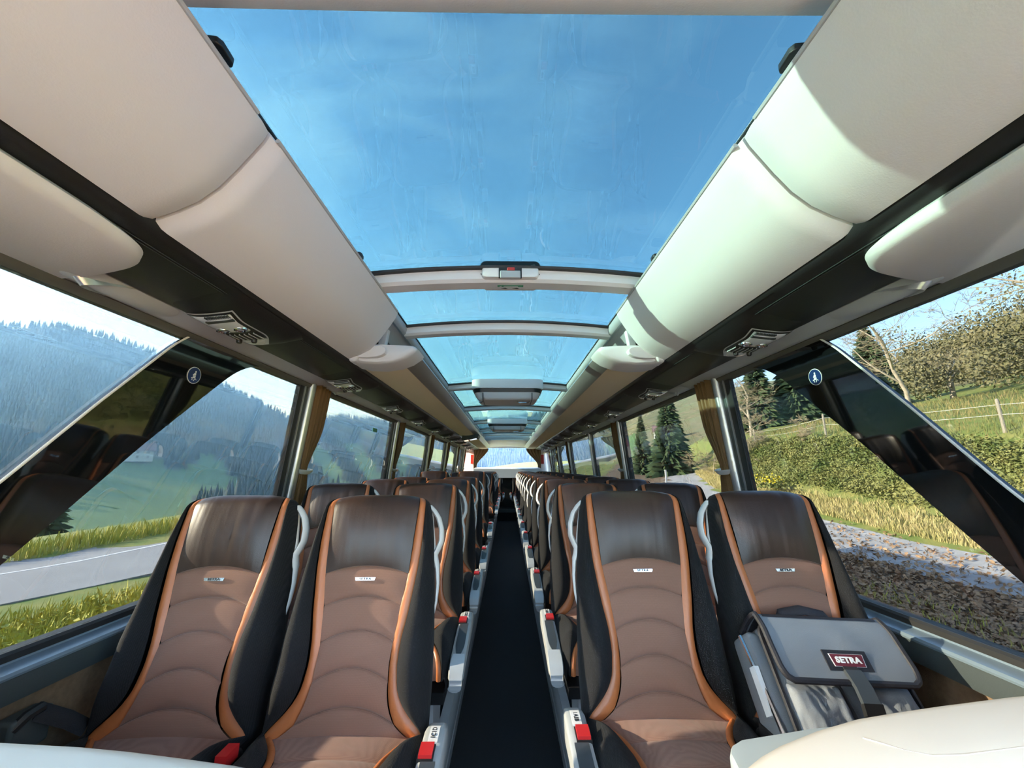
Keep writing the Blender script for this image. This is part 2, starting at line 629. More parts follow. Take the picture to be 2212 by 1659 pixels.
def relax(pts, n):
    """round off the corners of a point run, ends fixed"""
    for _ in range(n):
        pts = [pts[0]] + [tuple((a + 2 * b + c) / 4 for a, b, c in zip(pts[i - 1], pts[i], pts[i + 1])) for i in range(1, len(pts) - 1)] + [pts[-1]]
    return pts


for s, nm in ((-1, 'left'), (1, 'right')):
    root = empty('swoosh_pillar', (0, 0, 0))
    structure(root, 'broad slanting black panel across the front window, %s side' % nm, 'pillar')
    A = relax(interp_poly(SW_TOP, NSW), 2)
    B = relax(interp_poly(SW_BOT, NSW), 2)
    m = MB()
    for d, flip in ((-0.012, False), (0.006, True)):
        rows = []
        for p, q in zip(A, B):
            rows.append([(s * (side_x(z) + d), y, z) for y, z in [(p[0] + (q[0] - p[0]) * k / 6, p[1] + (q[1] - p[1]) * k / 6) for k in range(7)]])
        m.grid(rows)
    n = 7 * (NSW + 1)
    ring = [i for i in range(7)] + [7 * j + 6 for j in range(1, NSW + 1)] + [7 * NSW + 5 - i for i in range(6)] + [7 * j for j in range(NSW - 1, 0, -1)]
    m.f += [(ring[i], ring[(i + 1) % len(ring)], ring[(i + 1) % len(ring)] + n, ring[i] + n) for i in range(len(ring))]
    m.build('glossy_panel', M['pillar_black'], root, angle=30)
    # pale tube painting the light caught on the panel's front edge
    pts = [(s * (side_x(z) - 0.013), y - 0.002, z) for y, z in A]
    MB().tube(pts, 0.0035, 6).build('edge_bead', M['cream'], root)

# front: ceiling above the driver, windscreen, dashboard so that daylight comes from the front
m = MB()
rows = []
for x in [i / 14 * 2 - 1 for i in range(15)]:
    X = x * 1.14
    arch = 0.055 * (1 - x * x)
    yy = 0.588 - 0.05 * x * x
    rows.append([(X, Y0, 2.02 + arch), (X, yy - 0.05, 2.045 + arch), (X, yy - 0.012, 2.058 + arch), (X, yy, 2.075 + arch), (X, yy, 2.14 + arch), (X, Y0, 2.14 + arch)])
m.grid(rows, wrap=True, close_ends=True)
structure(m.build('ceiling', M['beige'], angle=50), 'beige front ceiling edge in front of the roof glass', 'ceiling')
structure(MB().prism([(-1.9, 0.55), (-1.95, 0.55), (-1.80, 2.1), (-1.75, 2.1)], 'x', -1.2, 1.2).build('window_windscreen', M['clear_glass'], smooth=False), 'clear windscreen behind the viewpoint', 'window')
structure(MB().box(-1.3, 1.3, Y0 - 0.1, Y0, -0.06, 0.55).build('wall_front', M['dark_panel'], smooth=False), 'dark front wall under the windscreen', 'wall')
# rear wall with its window opening
m = MB()
m.box(-1.26, 1.26, Y1, Y1 + 0.08, -0.06, 1.14)
m.box(-1.26, -0.93, Y1, Y1 + 0.08, 1.14, 1.86)
m.box(0.93, 1.26, Y1, Y1 + 0.08, 1.14, 1.86)
m.box(-1.26, 1.26, Y1, Y1 + 0.08, 1.86, 2.16)
structure(m.build('wall_rear', M['beige'], smooth=False), 'pale rear wall around the back window', 'wall')
structure(MB().box(-0.93, 0.93, Y1 + 0.03, Y1 + 0.036, 1.14, 1.86).build('window_rear', M['rear_glass'], smooth=False), 'rear window at the far end of the aisle', 'window')
structure(MB().box(-1.18, 1.18, 11.22, 11.26, -0.06, 1.02).build('wall_rear_lower', M['black'], smooth=False), 'dark partition behind the back row below the parcel shelf', 'wall')  # black sheet put in to make the gap between the back seats dark
m = MB()
m.prism([(10.95, 1.02), (10.97, 1.25), (11.0, 1.265), (11.75, 1.30), (11.75, 1.02)], 'x', -0.92, 0.92)
structure(m.build('trim_parcel_shelf', M['white'], smooth=True, angle=30), 'white parcel shelf under the rear window', 'shelf')

# ------------------------------------------------------------------ glass roof
structure_beams = [(1.585, 0.095), (2.23, 0.085), (3.92, 0.09), (5.43, 0.09), (7.10, 0.09), (8.60, 0.09), (9.75, 0.09)]
ys = [0.50] + [b[0] for b in structure_beams]
for k in range(len(ys)):
    a = ys[k]
    b = ys[k + 1] + 0.02 if k + 1 < len(ys) else 10.75
    rows = []
    for i in range(13):
        x = (i / 6 - 1) * 0.62
        z = 2.112 + 0.035 * (1 - (x / 0.62) ** 2)
        rows.append([(x, a + .01, z), (x, b, z), (x, b, z + .006), (x, a + .01, z + .006)])
    structure(MB().grid(rows, wrap=True, close_ends=True).build('window_roof_%d' % (k + 1), M['roof_glass'], smooth=False),
              'blue tinted roof glass panel, number %d from the front' % (k + 1), 'window')
for k, (y, d) in enumerate(structure_beams):
    rows = []
    for i in range(15):
        x = (i / 7 - 1) * 0.618
        arch = 0.028 * (1 - (x / 0.60) ** 2)
        zb, zt = 2.052 + arch, 2.112 + arch
        rows.append([(x, y, zt), (x, y + 0.006, zb + 0.012), (x, y + 0.02, zb), (x, y + d - 0.01, zb), (x, y + d, zb + 0.02), (x, y + d, zt)])
    root = empty('roof_beam')
    structure(root, '%s beige crossbar under the glass roof from the front' % ('first', 'second', 'third', 'fourth', 'fifth', 'sixth', 'seventh')[k], 'beam')
    MB().grid(rows, wrap=True, close_ends=True).build('beam', M['cream'] if k < 2 else M['beige'], root, angle=35)
    rows = []
    for i in range(15):
        x = (i / 7 - 1) * 0.618
        zz = 2.108 + 0.033 * (1 - (x / 0.60) ** 2)
        rows.append([(x, y - 0.022, zz), (x, y + 0.004, zz), (x, y + 0.004, zz - 0.010), (x, y - 0.020, zz - 0.010)])
    MB().grid(rows, wrap=True, close_ends=True).build('seal', M['rubber'], root, angle=35)
for s, nm in ((-1, 'left'), (1, 'right')):
    prof = [(0.66, 2.08), (0.620, 2.055), (0.606, 2.062), (0.600, 2.085), (0.602, 2.106), (0.62, 2.106), (0.66, 2.10)]
    structure(MB().prism([(s * x, z) for x, z in prof], 'y', 0.35, 11.0).build('trim_roof_rail_' + nm, M['grey_panel'], angle=50), 'grey rail along the edge of the glass roof, %s side' % nm, 'trim')
    structure(MB().prism([(s * x, z) for x, z in [(0.610, 2.106), (0.596, 2.107), (0.596, 2.112), (0.625, 2.112), (0.625, 2.106)]], 'y', 0.5, 10.7).build('trim_glass_seal_' + nm, M['rubber'], smooth=False), 'thin black seal beside the roof glass, %s side' % nm, 'trim')
# solid roof over the last rows
m = MB()
rows = []
for i in range(13):
    x = (i / 6 - 1) * 0.66
    arch = 0.035 * (1 - (x / 0.66) ** 2)
    rows.append([(x, 10.70, 2.06 + arch), (x, 10.75, 1.99 + arch), (x, Y1, 1.86 + arch), (x, Y1, 2.16 + arch), (x, 10.70, 2.16 + arch)])
m.grid(rows, wrap=True, close_ends=True)
structure(m.build('ceiling_rear', M['beige'], angle=40), 'beige ceiling over the rear rows', 'ceiling')

# ------------------------------------------------------------------ black service strip above the windows
for s, nm in ((-1, 'left'), (1, 'right')):
    prof = [(1.032, 1.768), (1.026, 1.765), (0.96, 1.769), (0.86, 1.785), (0.815, 1.797), (0.797, 1.808), (0.797, 1.85), (1.025, 1.85)]
    o = MB().prism([(s * x, z) for x, z in prof], 'y', -0.6, 11.2).build('service_channel', M['black'], angle=60)
    tag(o, 'long black service strip above the windows, %s side' % nm, 'service strip')
    # two fine raised lines on its skin, in lengths between the lamp units
    for xx, zz in ((0.838, 1.7885), (0.846, 1.7870)):
        MB().tube([(s * xx, -0.3, zz), (s * xx, 11.0, zz)], 0.0011, 4).build('seam_line', M['dark_panel'], o)

# ------------------------------------------------------------------ closed luggage bins, front two on either side
BIN = [(0.792, 1.812), (0.775, 1.818), (0.735, 1.835), (0.690, 1.860), (0.650, 1.897), (0.615, 1.945), (0.585, 1.992), (0.566, 2.022), (0.556, 2.045), (0.562, 2.056), (0.60, 2.060), (0.792, 1.96)]
for s, nm in ((-1, 'left'), (1, 'right')):
    for k, (ya, yb) in enumerate(((-0.62, 0.795), (0.803, 1.935))):
        m = MB()
        rows = []
        n = 40
        for j in range(n + 1):
            y = ya + (yb - ya) * j / n
            # rounded ends: the section shrinks a little near both ends
            e = min(y - ya, yb - y)
            k1 = 0.012 * (1 - min(1, e / 0.02)) ** 2
            end = max(0, 1 - (yb - y) / 0.13) if k == 1 else 0
            row = []
            for i, (x, z) in enumerate(BIN):
                sh = 0.05 * end ** 2.5 * (1 if i > 3 else 0.3)
                row.append((s * (x + k1 + 0.0 * sh), y - sh * (i / 8 if i < 9 else 1), z + k1))
            rows.append(row)
        m.grid(rows, wrap=True, close_ends=True)
        o = m.build('overhead_bin', M['beige'], angle=50)
        tag(o, ('beige closed luggage bin nearest the front, %s side' if k == 0 else 'second beige closed luggage bin, ends above the open rack, %s side') % nm, 'luggage bin', 'closed overhead bins')
        # pale rubber edge along the roof side of the lid
        pts = [(s * 0.556, y, 2.052) for y in (ya + 0.01, (ya + yb) / 2, yb - 0.06)]
        MB().tube(pts, 0.006, 6).build('lid_edge', M['grey_panel'], o)

# ------------------------------------------------------------------ open luggage racks behind them
for s, nm in ((-1, 'left'), (1, 'right')):
    root = empty('luggage_rack', (s * 0.65, 2.0, 1.82), label='long open beige luggage rack along the %s side' % nm, cat='luggage rack', group='open luggage racks')
    def R(o):
        o.location = -Vector(root.location)
        return o
    ya, yb = 2.10, 11.3
    prof = [(0.792, 1.816), (0.70, 1.808), (0.62, 1.814), (0.560, 1.828), (0.560, 1.836), (0.792, 1.826)]
    R(MB().prism([(s * x, z) for x, z in prof], 'y', ya, yb).build('underside', M['rack_felt'], root, angle=40))
    prof = [(0.562, 1.826), (0.53, 1.838), (0.492, 1.862), (0.480, 1.876), (0.484, 1.890), (0.51, 1.895), (0.562, 1.862)]
    R(MB().prism([(s * x, z) for x, z in prof], 'y', ya - 0.005, yb).build('edge_strip', M['strip'], root, angle=50))
    # wing shaped end cap facing the front
    sec = [(0.793, 1.808), (0.74, 1.798), (0.66, 1.798), (0.58, 1.812), (0.52, 1.838), (0.475, 1.872), (0.468, 1.888), (0.482, 1.902), (0.56, 1.905), (0.66, 1.905), (0.74, 1.895), (0.793, 1.88)]
    rows = []
    cx, cz = 0.66, 1.85
    for y, k, dz in ((2.13, 1.0, 0), (2.03, 1.0, 0), (1.985, 0.985, 0), (1.965, 0.95, 0.0), (1.955, 0.86, 0.002)):
        rows.append([(s * (cx + (x - cx) * k), y - 0.042 * max(0, (x - 0.465) / 0.335) ** 1.5, cz + dz + (z - cz) * k) for x, z in sec])
    R(MB().grid(rows, wrap=True, close_ends=True).build('end_cap', M['beige'], root, angle=50))
    # inset panel on the end cap
    inset = [(0.775, 1.826), (0.74, 1.822), (0.70, 1.821), (0.66, 1.825), (0.635, 1.833), (0.618, 1.845), (0.612, 1.858), (0.615, 1.870), (0.626, 1.879), (0.645, 1.884), (0.69, 1.882), (0.735, 1.877), (0.77, 1.872)]
    R(MB().prism([(s * x, z) for x, z in inset], 'y', 1.905, 1.96).build('cap_inset', M['beige'], root, angle=30, bevel=0.004))
    # rounded hinge block between the bin and the rack
    R(MB().prism([(s * x, z) for x, z in [(0.793, 1.80), (0.755, 1.80), (0.745, 1.83), (0.755, 1.90), (0.793, 1.93)]], 'y', 1.90, 1.99).build('hinge_block', M['beige'], root, bevel=0.012))
    # upright inside the rack opening
    R(MB().prism([(s * x, z) for x, z in [(0.72, 1.86), (0.69, 1.87), (0.665, 2.06), (0.72, 2.06)]], 'y', 2.10, 2.14).build('upright', M['beige'], root, bevel=0.006))
    R(MB().prism([(s * x, z) for x, z in [(0.70, 2.00), (0.64, 2.075), (0.66, 2.09), (0.76, 2.02)]], 'y', 1.9, 10.5).build('inner_rail', M['grey_panel'], root, angle=30))
    R(MB().prism([(s * x, z) for x, z in [(0.793, 1.85), (0.78, 1.86), (0.78, 2.04), (0.793, 2.05)]], 'y', 2.1, 11.3).build('inner_wall', M['black'], root, smooth=False))

# ================================================================== SEATS
# seat space: x across, y towards the back of the coach, z up; origin on the podium under the seat's rear edge
RHO = math.atan2(0.175, 0.622)
BL = 0.646                                     # length of the backrest face
ZJ = 0.588                                     # height of the junction
WI = [(0, .208), (.02, .200), (.06, .165), (.12, .130), (.17, .113), (.22, .105), (.30, .101), (.37, .102), (.52, .113), (.655, .127), (.8, .133), (.94, .139), (1.0, .138)]
WO = [(0, .212), (.035, .207), (.08, .174), (.13, .147), (.18, .132), (.27, .125), (.36, .129), (.46, .141), (.64, .156), (.77, .161), (.97, .160), (1.0, .158)]
WE = [(0, .213), (.04, .214), (.19, .215), (.36, .211), (.56, .201), (.77, .188), (.90, .176), (.96, .168), (1.0, .164)]
PLE = [.120, .255, .392, .526]                 # pleat centres
HB = .655                                      # headrest border


def back_point(x, t, d):
    """point on the backrest: t along its length, d out of its face (towards the sitter)"""
    cr, sr = math.cos(RHO), math.sin(RHO)
    lum = -0.016 * math.sin(PI * min(1, max(0, t)) * 1.15) if t < 0.87 else 0
    y = t * BL * sr - (d - lum * 0) * cr
    z = ZJ + t * BL * cr + d * sr
    return (x, y, z)


def arc_amount(t):
    return lerp_table([(0, 0), (.05, .035), (.12, .058), (.26, .05), (.4, .045), (.53, .038), (.655, .034), (.8, .012), (.9, 0)], t)


def face_depth(u, t):
    """depth of the padded centre panel"""
    d = 0.0
    if t < HB:
        edges = [-0.01] + PLE + [HB]
        for a, b in zip(edges, edges[1:]):
            if a <= t <= b:
                d += 0.011 * math.sin(PI * (t - a) / (b - a)) ** 0.6
        for p in PLE:
            d -= 0.0035 * math.exp(-((t - p) / .006) ** 2)
    else:
        k = (t - HB) / (1 - HB)
        d += 0.004 + 0.022 * math.sin(PI * min(1, k * 0.9 + .06)) ** 0.7
        # soft folds in the headrest leather
        d += 0.0016 * math.sin(u * 21 + 2 * t) * math.exp(-((k - .45) / .35) ** 2) * (1 - u * u)
    d *= (1 - 0.55 * abs(u) ** 5)
    d += 0.012 * math.sin(PI * min(1, t / .4)) * (1 if t < .4 else 0)      # lumbar swell
    return d


def bolster_depth(q, t):
    """q 0..1 across the side bolster from strip to outer edge"""
    w = lerp_table(WE, t) - lerp_table(WO, t)
    h = min(0.050, w * 0.62)
    return 0.008 + h * math.sin(PI * min(1, q * 0.92 + .04)) ** 0.75 - 0.020 * q ** 3


def build_backrest_meshes():
    R = 0.05
    tR = 1 - R / BL
    ts = [0, .012, .03, .05, .07, .09, .105]
    for p in PLE:
        ts += [p - .012, p - .006, p - .003, p, p + .003, p + .006, p + .012, p + .035, p + .06, p + .085, p + .105]
    ts += [.64, .65, HB - .001, HB, .665, .68, .70, .73, .76, .79, .82, .85, .88, .90, tR]
    ts = sorted({round(t, 4) for t in ts if t <= tR})
    rows = [(t, 0.0) for t in ts] + [(tR, a) for a in (15, 30, 45, 60, 75, 90)]
    NP, NS, NB, ND = 18, 3, 7, 4
    panel, strips, bols = [], {-1: [], 1: []}, []
    us = [-1 + 2 * i / NP for i in range(NP + 1)]
    for t, ph in rows:
        a = math.radians(ph)
        tt = t + (R / BL) * math.sin(a)
        sink = R * (1 - math.cos(a))
        shrink = 1 - 0.13 * (1 - math.cos(a)) ** 1.5
        wi, wo, we = (smooth_table(T, tt) * shrink for T in (WI, WO, WE))
        corner = lambda x: -0.020 * abs(x / we) ** 4 * sstep(tt, .8, 1.0)
        fade = math.cos(a) ** 0.5 if ph < 90 else 0
        A = arc_amount(t)
        row = []
        for u in us:
            te = tt - A * u * u
            d = face_depth(u, t) * (fade if ph else 1) - sink
            x = u * wi
            row.append(back_point(x, te + corner(x), d))
        panel.append(row)
        for s in (-1, 1):
            r2 = []
            for i in range(NS + 1):
                q = i / NS
                te = tt - A * (1 - q)
                x = s * (wi + (wo - wi) * q)
                d = (0.004 + 0.007 * math.sin(PI * q)) * (fade if ph else 1) - sink
                r2.append(back_point(x, te + corner(x), d))
            strips[s].append(r2)
        ring = []
        D = 2 * R
        def side(s):
            out = []
            for i in range(NB + 1):
                q = i / NB
                x = s * (wo + (we - wo) * q)
                d = bolster_depth(q, t) * (fade if ph else 1) - sink
                out.append(back_point(x, tt + corner(x), d))
            e = -D + sink
            f0 = bolster_depth(1, t) * fade - sink
            for i in range(1, ND + 1):
                q = i / ND
                x = s * (we - 0.012 * q ** 2 + 0.004 * math.sin(PI * q))
                out.append(back_point(x, tt + corner(x), f0 + (e - f0) * q))
            return out
        L = side(-1)
        Rr = side(1)
        back = []
        xb = we - .012
        for i in range(1, 8):
            x = -xb + 2 * xb * i / 8
            bulge = 0.012 * (1 - (x / xb) ** 2) * math.cos(a)
            back.append(back_point(x, tt + corner(x), -D + sink - bulge))
        bols.append(L + back + list(reversed(Rr)))
    hb = ts.index(HB)
    P1 = MB().grid(panel[:hb + 1])
    P2 = MB().grid(panel[hb:])
    res = {'fabric': P1.mesh('backrest_panel', M['fabric'], angle=80, recalc=False),
           'leather': P2.mesh('headrest', M['leather'], angle=80, recalc=False)}
    for s in (-1, 1):
        rr = strips[s] if s == 1 else [list(reversed(r)) for r in strips[s]]
        res['strip%d' % s] = MB().grid(rr).mesh('leather_strip', M['orange'], angle=80, recalc=False)
    b = MB().grid(bols)
    # floor of the shell
    n = len(bols[0])
    b.f.append(tuple(reversed(range(n))))
    res['shell'] = b.mesh('backrest_shell', M['black_fabric'], angle=70, recalc=True)
    return res


CWI = [(0, .205), (.03, .185), (.07, .150), (.12, .125), (.20, .110), (.28, .112), (.36, .135), (.42, .165), (.47, .178), (.60, .178)]
CWO = [(0, .210), (.035, .200), (.075, .166), (.125, .142), (.20, .128), (.28, .130), (.36, .152), (.42, .182), (.47, .196), (.60, .196)]


def cushion_profile(s):
    """s along the cushion from the rear edge; returns y, z, ny, nz"""
    if s < .36:
        return (0.03 - s, 0.600 + 0.028 * (s / .36) ** 1.5, 0, 1)
    a = min(1.0, (s - .36) / .16) * math.radians(100)
    r = 0.075
    return (0.03 - .36 - r * math.sin(a), 0.628 - r + r * math.cos(a), -math.sin(a), math.cos(a))


def build_cushion_meshes():
    ss = [0, .01, .02, .035, .05, .07, .09, .115, .122, .125, .128, .135, .15, .17, .19, .21, .225, .232, .235, .238, .245, .26, .28, .30, .32, .335, .34, .345, .36, .38, .40, .42, .44, .46, .48, .50, .52]
    NP, NS, NB = 16, 3, 6
    panel, strips, bol = [], {-1: [], 1: []}, {-1: [], 1: []}
    for s in ss:
        y, z, ny, nz = cushion_profile(s)
        wi, wo, we = smooth_table(CWI, s), smooth_table(CWO, s), 0.214 - 0.01 * sstep(s, .3, .5)
        g = 0
        for p in (.125, .235, .34):
            g -= 0.005 * math.exp(-((s - p) / .006) ** 2)
        row = []
        for i in range(NP + 1):
            u = -1 + 2 * i / NP
            d = g * (1 - .3 * abs(u)) + 0.010 * (1 - u * u) - 0.0025 * abs(math.sin(6 * u + 30 * s)) ** 0.3 * 0
            # diagonal quilting
            qd = abs(((u * 1.6 + s * 16) % 1.0) - .5) * 2
            d -= 0.0018 * math.exp(-((qd) / .10) ** 2) * (1 if .125 < s < .34 else .5)
            row.append((u * wi, y + ny * d, z + nz * d))
        panel.append(row)
        for sd in (-1, 1):
            r2 = []
            for i in range(NS + 1):
                q = i / NS
                d = 0.002 + 0.006 * math.sin(PI * q)
                r2.append((sd * (wi + (wo - wi) * q), y + ny * d, z + nz * d))
            strips[sd].append(r2)
            r3 = []
            w = we - wo
            h = min(.032, .5 * w)
            for i in range(NB + 1):
                q = i / NB
                d = 0.003 + h * math.sin(PI * min(1, q * .9 + .05)) - .012 * q ** 3
                r3.append((sd * (wo + w * q), y + ny * d, z + nz * d))
            d = 0.003 + h * math.sin(PI * .95) - .012
            yb, zb = y + ny * d, z + nz * d
            for q, dx in ((.3, .006), (.65, .008), (1, 0)):
                r3.append((sd * (we + dx), yb + (max(yb, -.39) - yb) * q * .4, zb + (0.485 - zb) * q))
            bol[sd].append(r3)
    out = {'panel': MB().grid(panel).mesh('cushion_panel', M['fabric'], angle=80)}
    for sd in (-1, 1):
        out['strip%d' % sd] = MB().grid(strips[sd]).mesh('cushion_strip', M['orange'], angle=80)
        out['bol%d' % sd] = MB().grid(bol[sd]).mesh('cushion_bolster', M['black_fabric'], angle=80)
    return out


BK = build_backrest_meshes()
CU = build_cushion_meshes()


def flip_check(me, axis_fn):
    """turn a mesh whose average normal points the wrong way"""
    tot = 0
    for p in me.polygons:
        tot += axis_fn(p.normal) * p.area
    if tot < 0:
        me.flip_normals()


for k in ('fabric', 'leather', 'strip-1', 'strip1'):
    flip_check(BK[k], lambda n: -n.y)
for k in ('panel', 'strip-1', 'strip1'):
    flip_check(CU[k], lambda n: n.z)

pan_me = MB().prism([(0.02, .50), (-.40, .50), (-.385, .455), (0.0, .45)], 'x', -.205, .205).mesh('seat_pan', M['black'], angle=30)

# badge
bd = MB()
pl = [(-.028, -.0042), (.028, -.0042), (.031, .0042), (-.031, .0042)]
bd.prism(pl, 'z', 0, .0022)
badge_me = bd.mesh('name_badge', M['chrome'], smooth=False)
badge_txt = text_mesh('badge_lettering', 'SETRA', 0.0085, M['ink'], bold=.0004, sx=1.35, spacing=1.15)


def handle_mesh(s):
    """loop handle on the side s of the backrest"""
    base = [(-.006, .945), (.006, .925), (.020, .885), (.027, .83), (.024, .775), (.012, .735), (.003, .712), (.004, .69), (.009, .65), (.010, .58), (.005, .50), (-.004, .44)]
    pts, rad = [], []
    n = 40
    P = interp_poly(base, n)
    for i, (dx, t) in enumerate(P):
        x = s * (lerp_table(WE, t) + dx)
        pts.append(back_point(x, t, -0.055))
        k = i / n
        rad.append(.0105 if k < .58 else .0085 * (1 - (k - .58) / .42 * .6))
    m = MB().tube(pts, rad, 8, flat=(1.5, .75))
    # inner flank of the loop
    P = interp_poly([(-.004, .94), (-.002, .85), (.0, .76), (.003, .715)], 10)
    m.tube([back_point(s * (lerp_table(WE, t) + dx), t, -.055) for dx, t in P], .006, 8, flat=(1.7, .7))
    return m.mesh('grab_handle', M['cream'])


HANDLE = {s: handle_mesh(s) for s in (-1, 1)}


def armrest_meshes(s):
    """armrest on side s: long rounded bar beside the cushion; returns body, pad, tip, buckle, label plate"""
    x0, x1 = .222, .276                         # inner, outer
    prof = [(0.02, .60), (0.012, .628), (-.03, .640), (-.10, .632), (-.25, .612), (-.36, .592), (-.415, .572), (-.425, .548), (-.40, .535), (-.30, .552), (-.10, .572), (0.01, .575)]
    body = MB()
    rows = []
    for x, k in ((x0, .90), (x0 + .004, .97), (x0 + .012, 1), (x1 - .014, 1), (x1 - .004, .97), (x1, .88)):
        cy_, cz_ = -.2, .59
        rows.append([(s * x, cy_ + (y - cy_) * (.5 + .5 * k), cz_ + (z - cz_) * k) for y, z in prof])
    body.grid(rows, wrap=True, close_ends=True)
    def top(y):
        return lerp_table([(-.415, .572), (-.36, .592), (-.25, .612), (-.10, .632), (-.03, .640), (0.012, .628)], y)
    def plate(y0, y1, xa, xb, h, n=8, roundf=0.0):
        m = MB()
        rows = []
        for i in range(n + 1):
            y = y0 + (y1 - y0) * i / n
            sh = 0
            if roundf:
                e = min(i, 0.0 + n) / n
                sh = roundf * (1 - math.sin(PI / 2 * min(1, e * 3)))
            z = top(y)
            rows.append([(s * (xa + sh), y, z - .004), (s * (xa + sh), y, z + h), (s * (xb - sh), y, z + h), (s * (xb - sh), y, z - .004)])
        m.grid(rows, wrap=True, close_ends=True)
        return m
    pad = plate(-.345, -.135, x0 + .009, x1 - .010, .0035, 12, .012)
    tip = MB()
    rows = []
    for y, z, k in ((-.345, .597, .9), (-.37, .590, 1), (-.40, .580, 1), (-.420, .566, .97), (-.431, .548, .9), (-.425, .532, .75)):
        rows.append([(s * (x0 + .004 + .026 * (1 - k)), y, z - .012), (s * (x0 + .004 + .026 * (1 - k)), y, z + .005), (s * (x1 - .001 - .026 * (1 - k)), y, z + .005), (s * (x1 - .001 - .026 * (1 - k)), y, z - .012)])
    tip.grid(rows, wrap=True, close_ends=True)
    buck = plate(-.128, -.090, x0 + .002, x0 + .034, .011, 3)
    slot = plate(-.131, -.087, x0 - .001, x0 + .037, .004, 3)
    lab = plate(-.078, -.022, x0 + .014, x0 + .038, .002, 4)
    return {'armrest': body.mesh('armrest', M['arm_grey'], angle=50), 'armrest_pad': pad.mesh('armrest_pad', M['arm_pad'], angle=30),
            'armrest_tip': tip.mesh('armrest_tip', M['silver'], angle=50), 'belt_buckle': buck.mesh('belt_buckle', M['red'], angle=30),
            'buckle_slot': slot.mesh('buckle_slot', M['black'], angle=30), 'number_plate': lab.mesh('number_plate', M['cream'], angle=30)}


ARM = {s: armrest_meshes(s) for s in (-1, 1)}


def pedestal_mesh(s):
    m = MB()
    # grey side cover under the armrest and two legs
    # rounded bar under the armrest, bracket to the leg, splayed leg standing inboard
    m.tube([(s * .236, .0, .545), (s * .238, -.12, .535), (s * .240, -.30, .512), (s * .240, -.37, .498)], .020, 10, flat=(1.2, .75))
    m.prism([(-.30, .465), (-.04, .465), (-.08, .43), (-.24, .43)], 'x', s * .10, s * .225)
    m.prism([(-.28, .44), (-.07, .44), (-.10, .15), (-.22, .15)], 'x', s * .12, s * .15)
    return m.mesh('seat_base', M['grey_panel'], angle=30)


PED = {s: pedestal_mesh(s) for s in (-1, 1)}
ped_c = MB().prism([(-.30, .46), (-.06, .46), (-.10, .15), (-.20, .15)], 'x', -.13, -.10).prism([(-.30, .46), (-.06, .46), (-.10, .15), (-.20, .15)], 'x', .10, .13).mesh('seat_base', M['grey_panel'], angle=30)
# loose buckle stalk between the pair
stalk_me = MB().tube([(.232, -.05, .56), (.234, -.075, .61), (.235, -.10, .63)], .011, 8, flat=(1.2, .6)).mesh('buckle_stalk', M['strap'])
stalk_red = MB().box(.222, .248, -.145, -.100, .622, .650).mesh('belt_buckle', M['red'], smooth=False)
stalk_black = MB().box(.222, .248, -.145, -.100, .622, .650).mesh('belt_buckle', M['black'], smooth=False)
belt_me = {}
for s in (-1, 1):
    pts = [(s * .205, -.005, .615), (s * .222, -.03, .60), (s * .235, -.06, .57), (s * .238, -.03, .53)]
    belt_me[s] = MB().tube(pts, .022, 6, flat=(.9, .12)).mesh('seat_belt', M['strap'])


def make_seat(aisle, s):
    """s = side (in x) of the seat that faces the aisle"""
    r = empty('coach_seat')
    for k, nm in (('fabric', 'backrest_panel'), ('leather', 'headrest'), ('strip-1', 'leather_strip'), ('strip1', 'leather_strip'), ('shell', 'backrest_shell')):
        link(nm, BK[k], r)
    for k, nm in (('panel', 'seat_cushion'), ('strip-1', 'cushion_strip'), ('strip1', 'cushion_strip'), ('bol-1', 'cushion_bolster'), ('bol1', 'cushion_bolster')):
        link(nm, CU[k], r)
    link('seat_pan', pan_me, r)
    p = back_point(0, .597, .0125)
    b = link('name_badge', badge_me, r, p, (PI / 2 - RHO, 0, 0))
    link('badge_lettering', badge_txt, b, (0, 0.0002, .0026))
    link('grab_handle', HANDLE[s], r)
    link('seat_belt', belt_me[-s], r)
    if aisle:
        a = link('armrest', ARM[s]['armrest'], r)
        for nm in ('armrest_pad', 'armrest_tip', 'number_plate'):
            link(nm, ARM[s][nm], a)
        sl = link('buckle_slot', ARM[s]['buckle_slot'], a)
        link('belt_buckle', ARM[s]['belt_buckle'], a)
        link('seat_base', PED[s], r)
    else:
        st = link('buckle_stalk', stalk_me, r)
        st2 = link('belt_buckle', stalk_red if s > 0 else stalk_black, st)
        if s < 0:
            st.scale = (-1, 1, 1)
        link('seat_base', ped_c, r)
    return r


PROTO = {(a, s): make_seat(a, s) for a in (True, False) for s in (-1, 1)}
used = set()
ORD = ['first', 'second', 'third', 'fourth', 'fifth', 'sixth', 'seventh', 'eighth', 'ninth', 'tenth', 'eleventh', 'twelfth', 'thirteenth']


def place_seat(aisle, side, x, y, z, label, lean=0.0):
    """side = +1 right of the aisle; the aisle-facing flank is then -1"""
    key = (aisle, -side)
    o = PROTO[key] if key not in used else copy_tree(PROTO[key])
    used.add(key)
    o.location = (x, y, z)
    o.rotation_euler = (lean, 0, 0)
    tag(o, label, 'seat', 'brown and black coach seats')
    return o


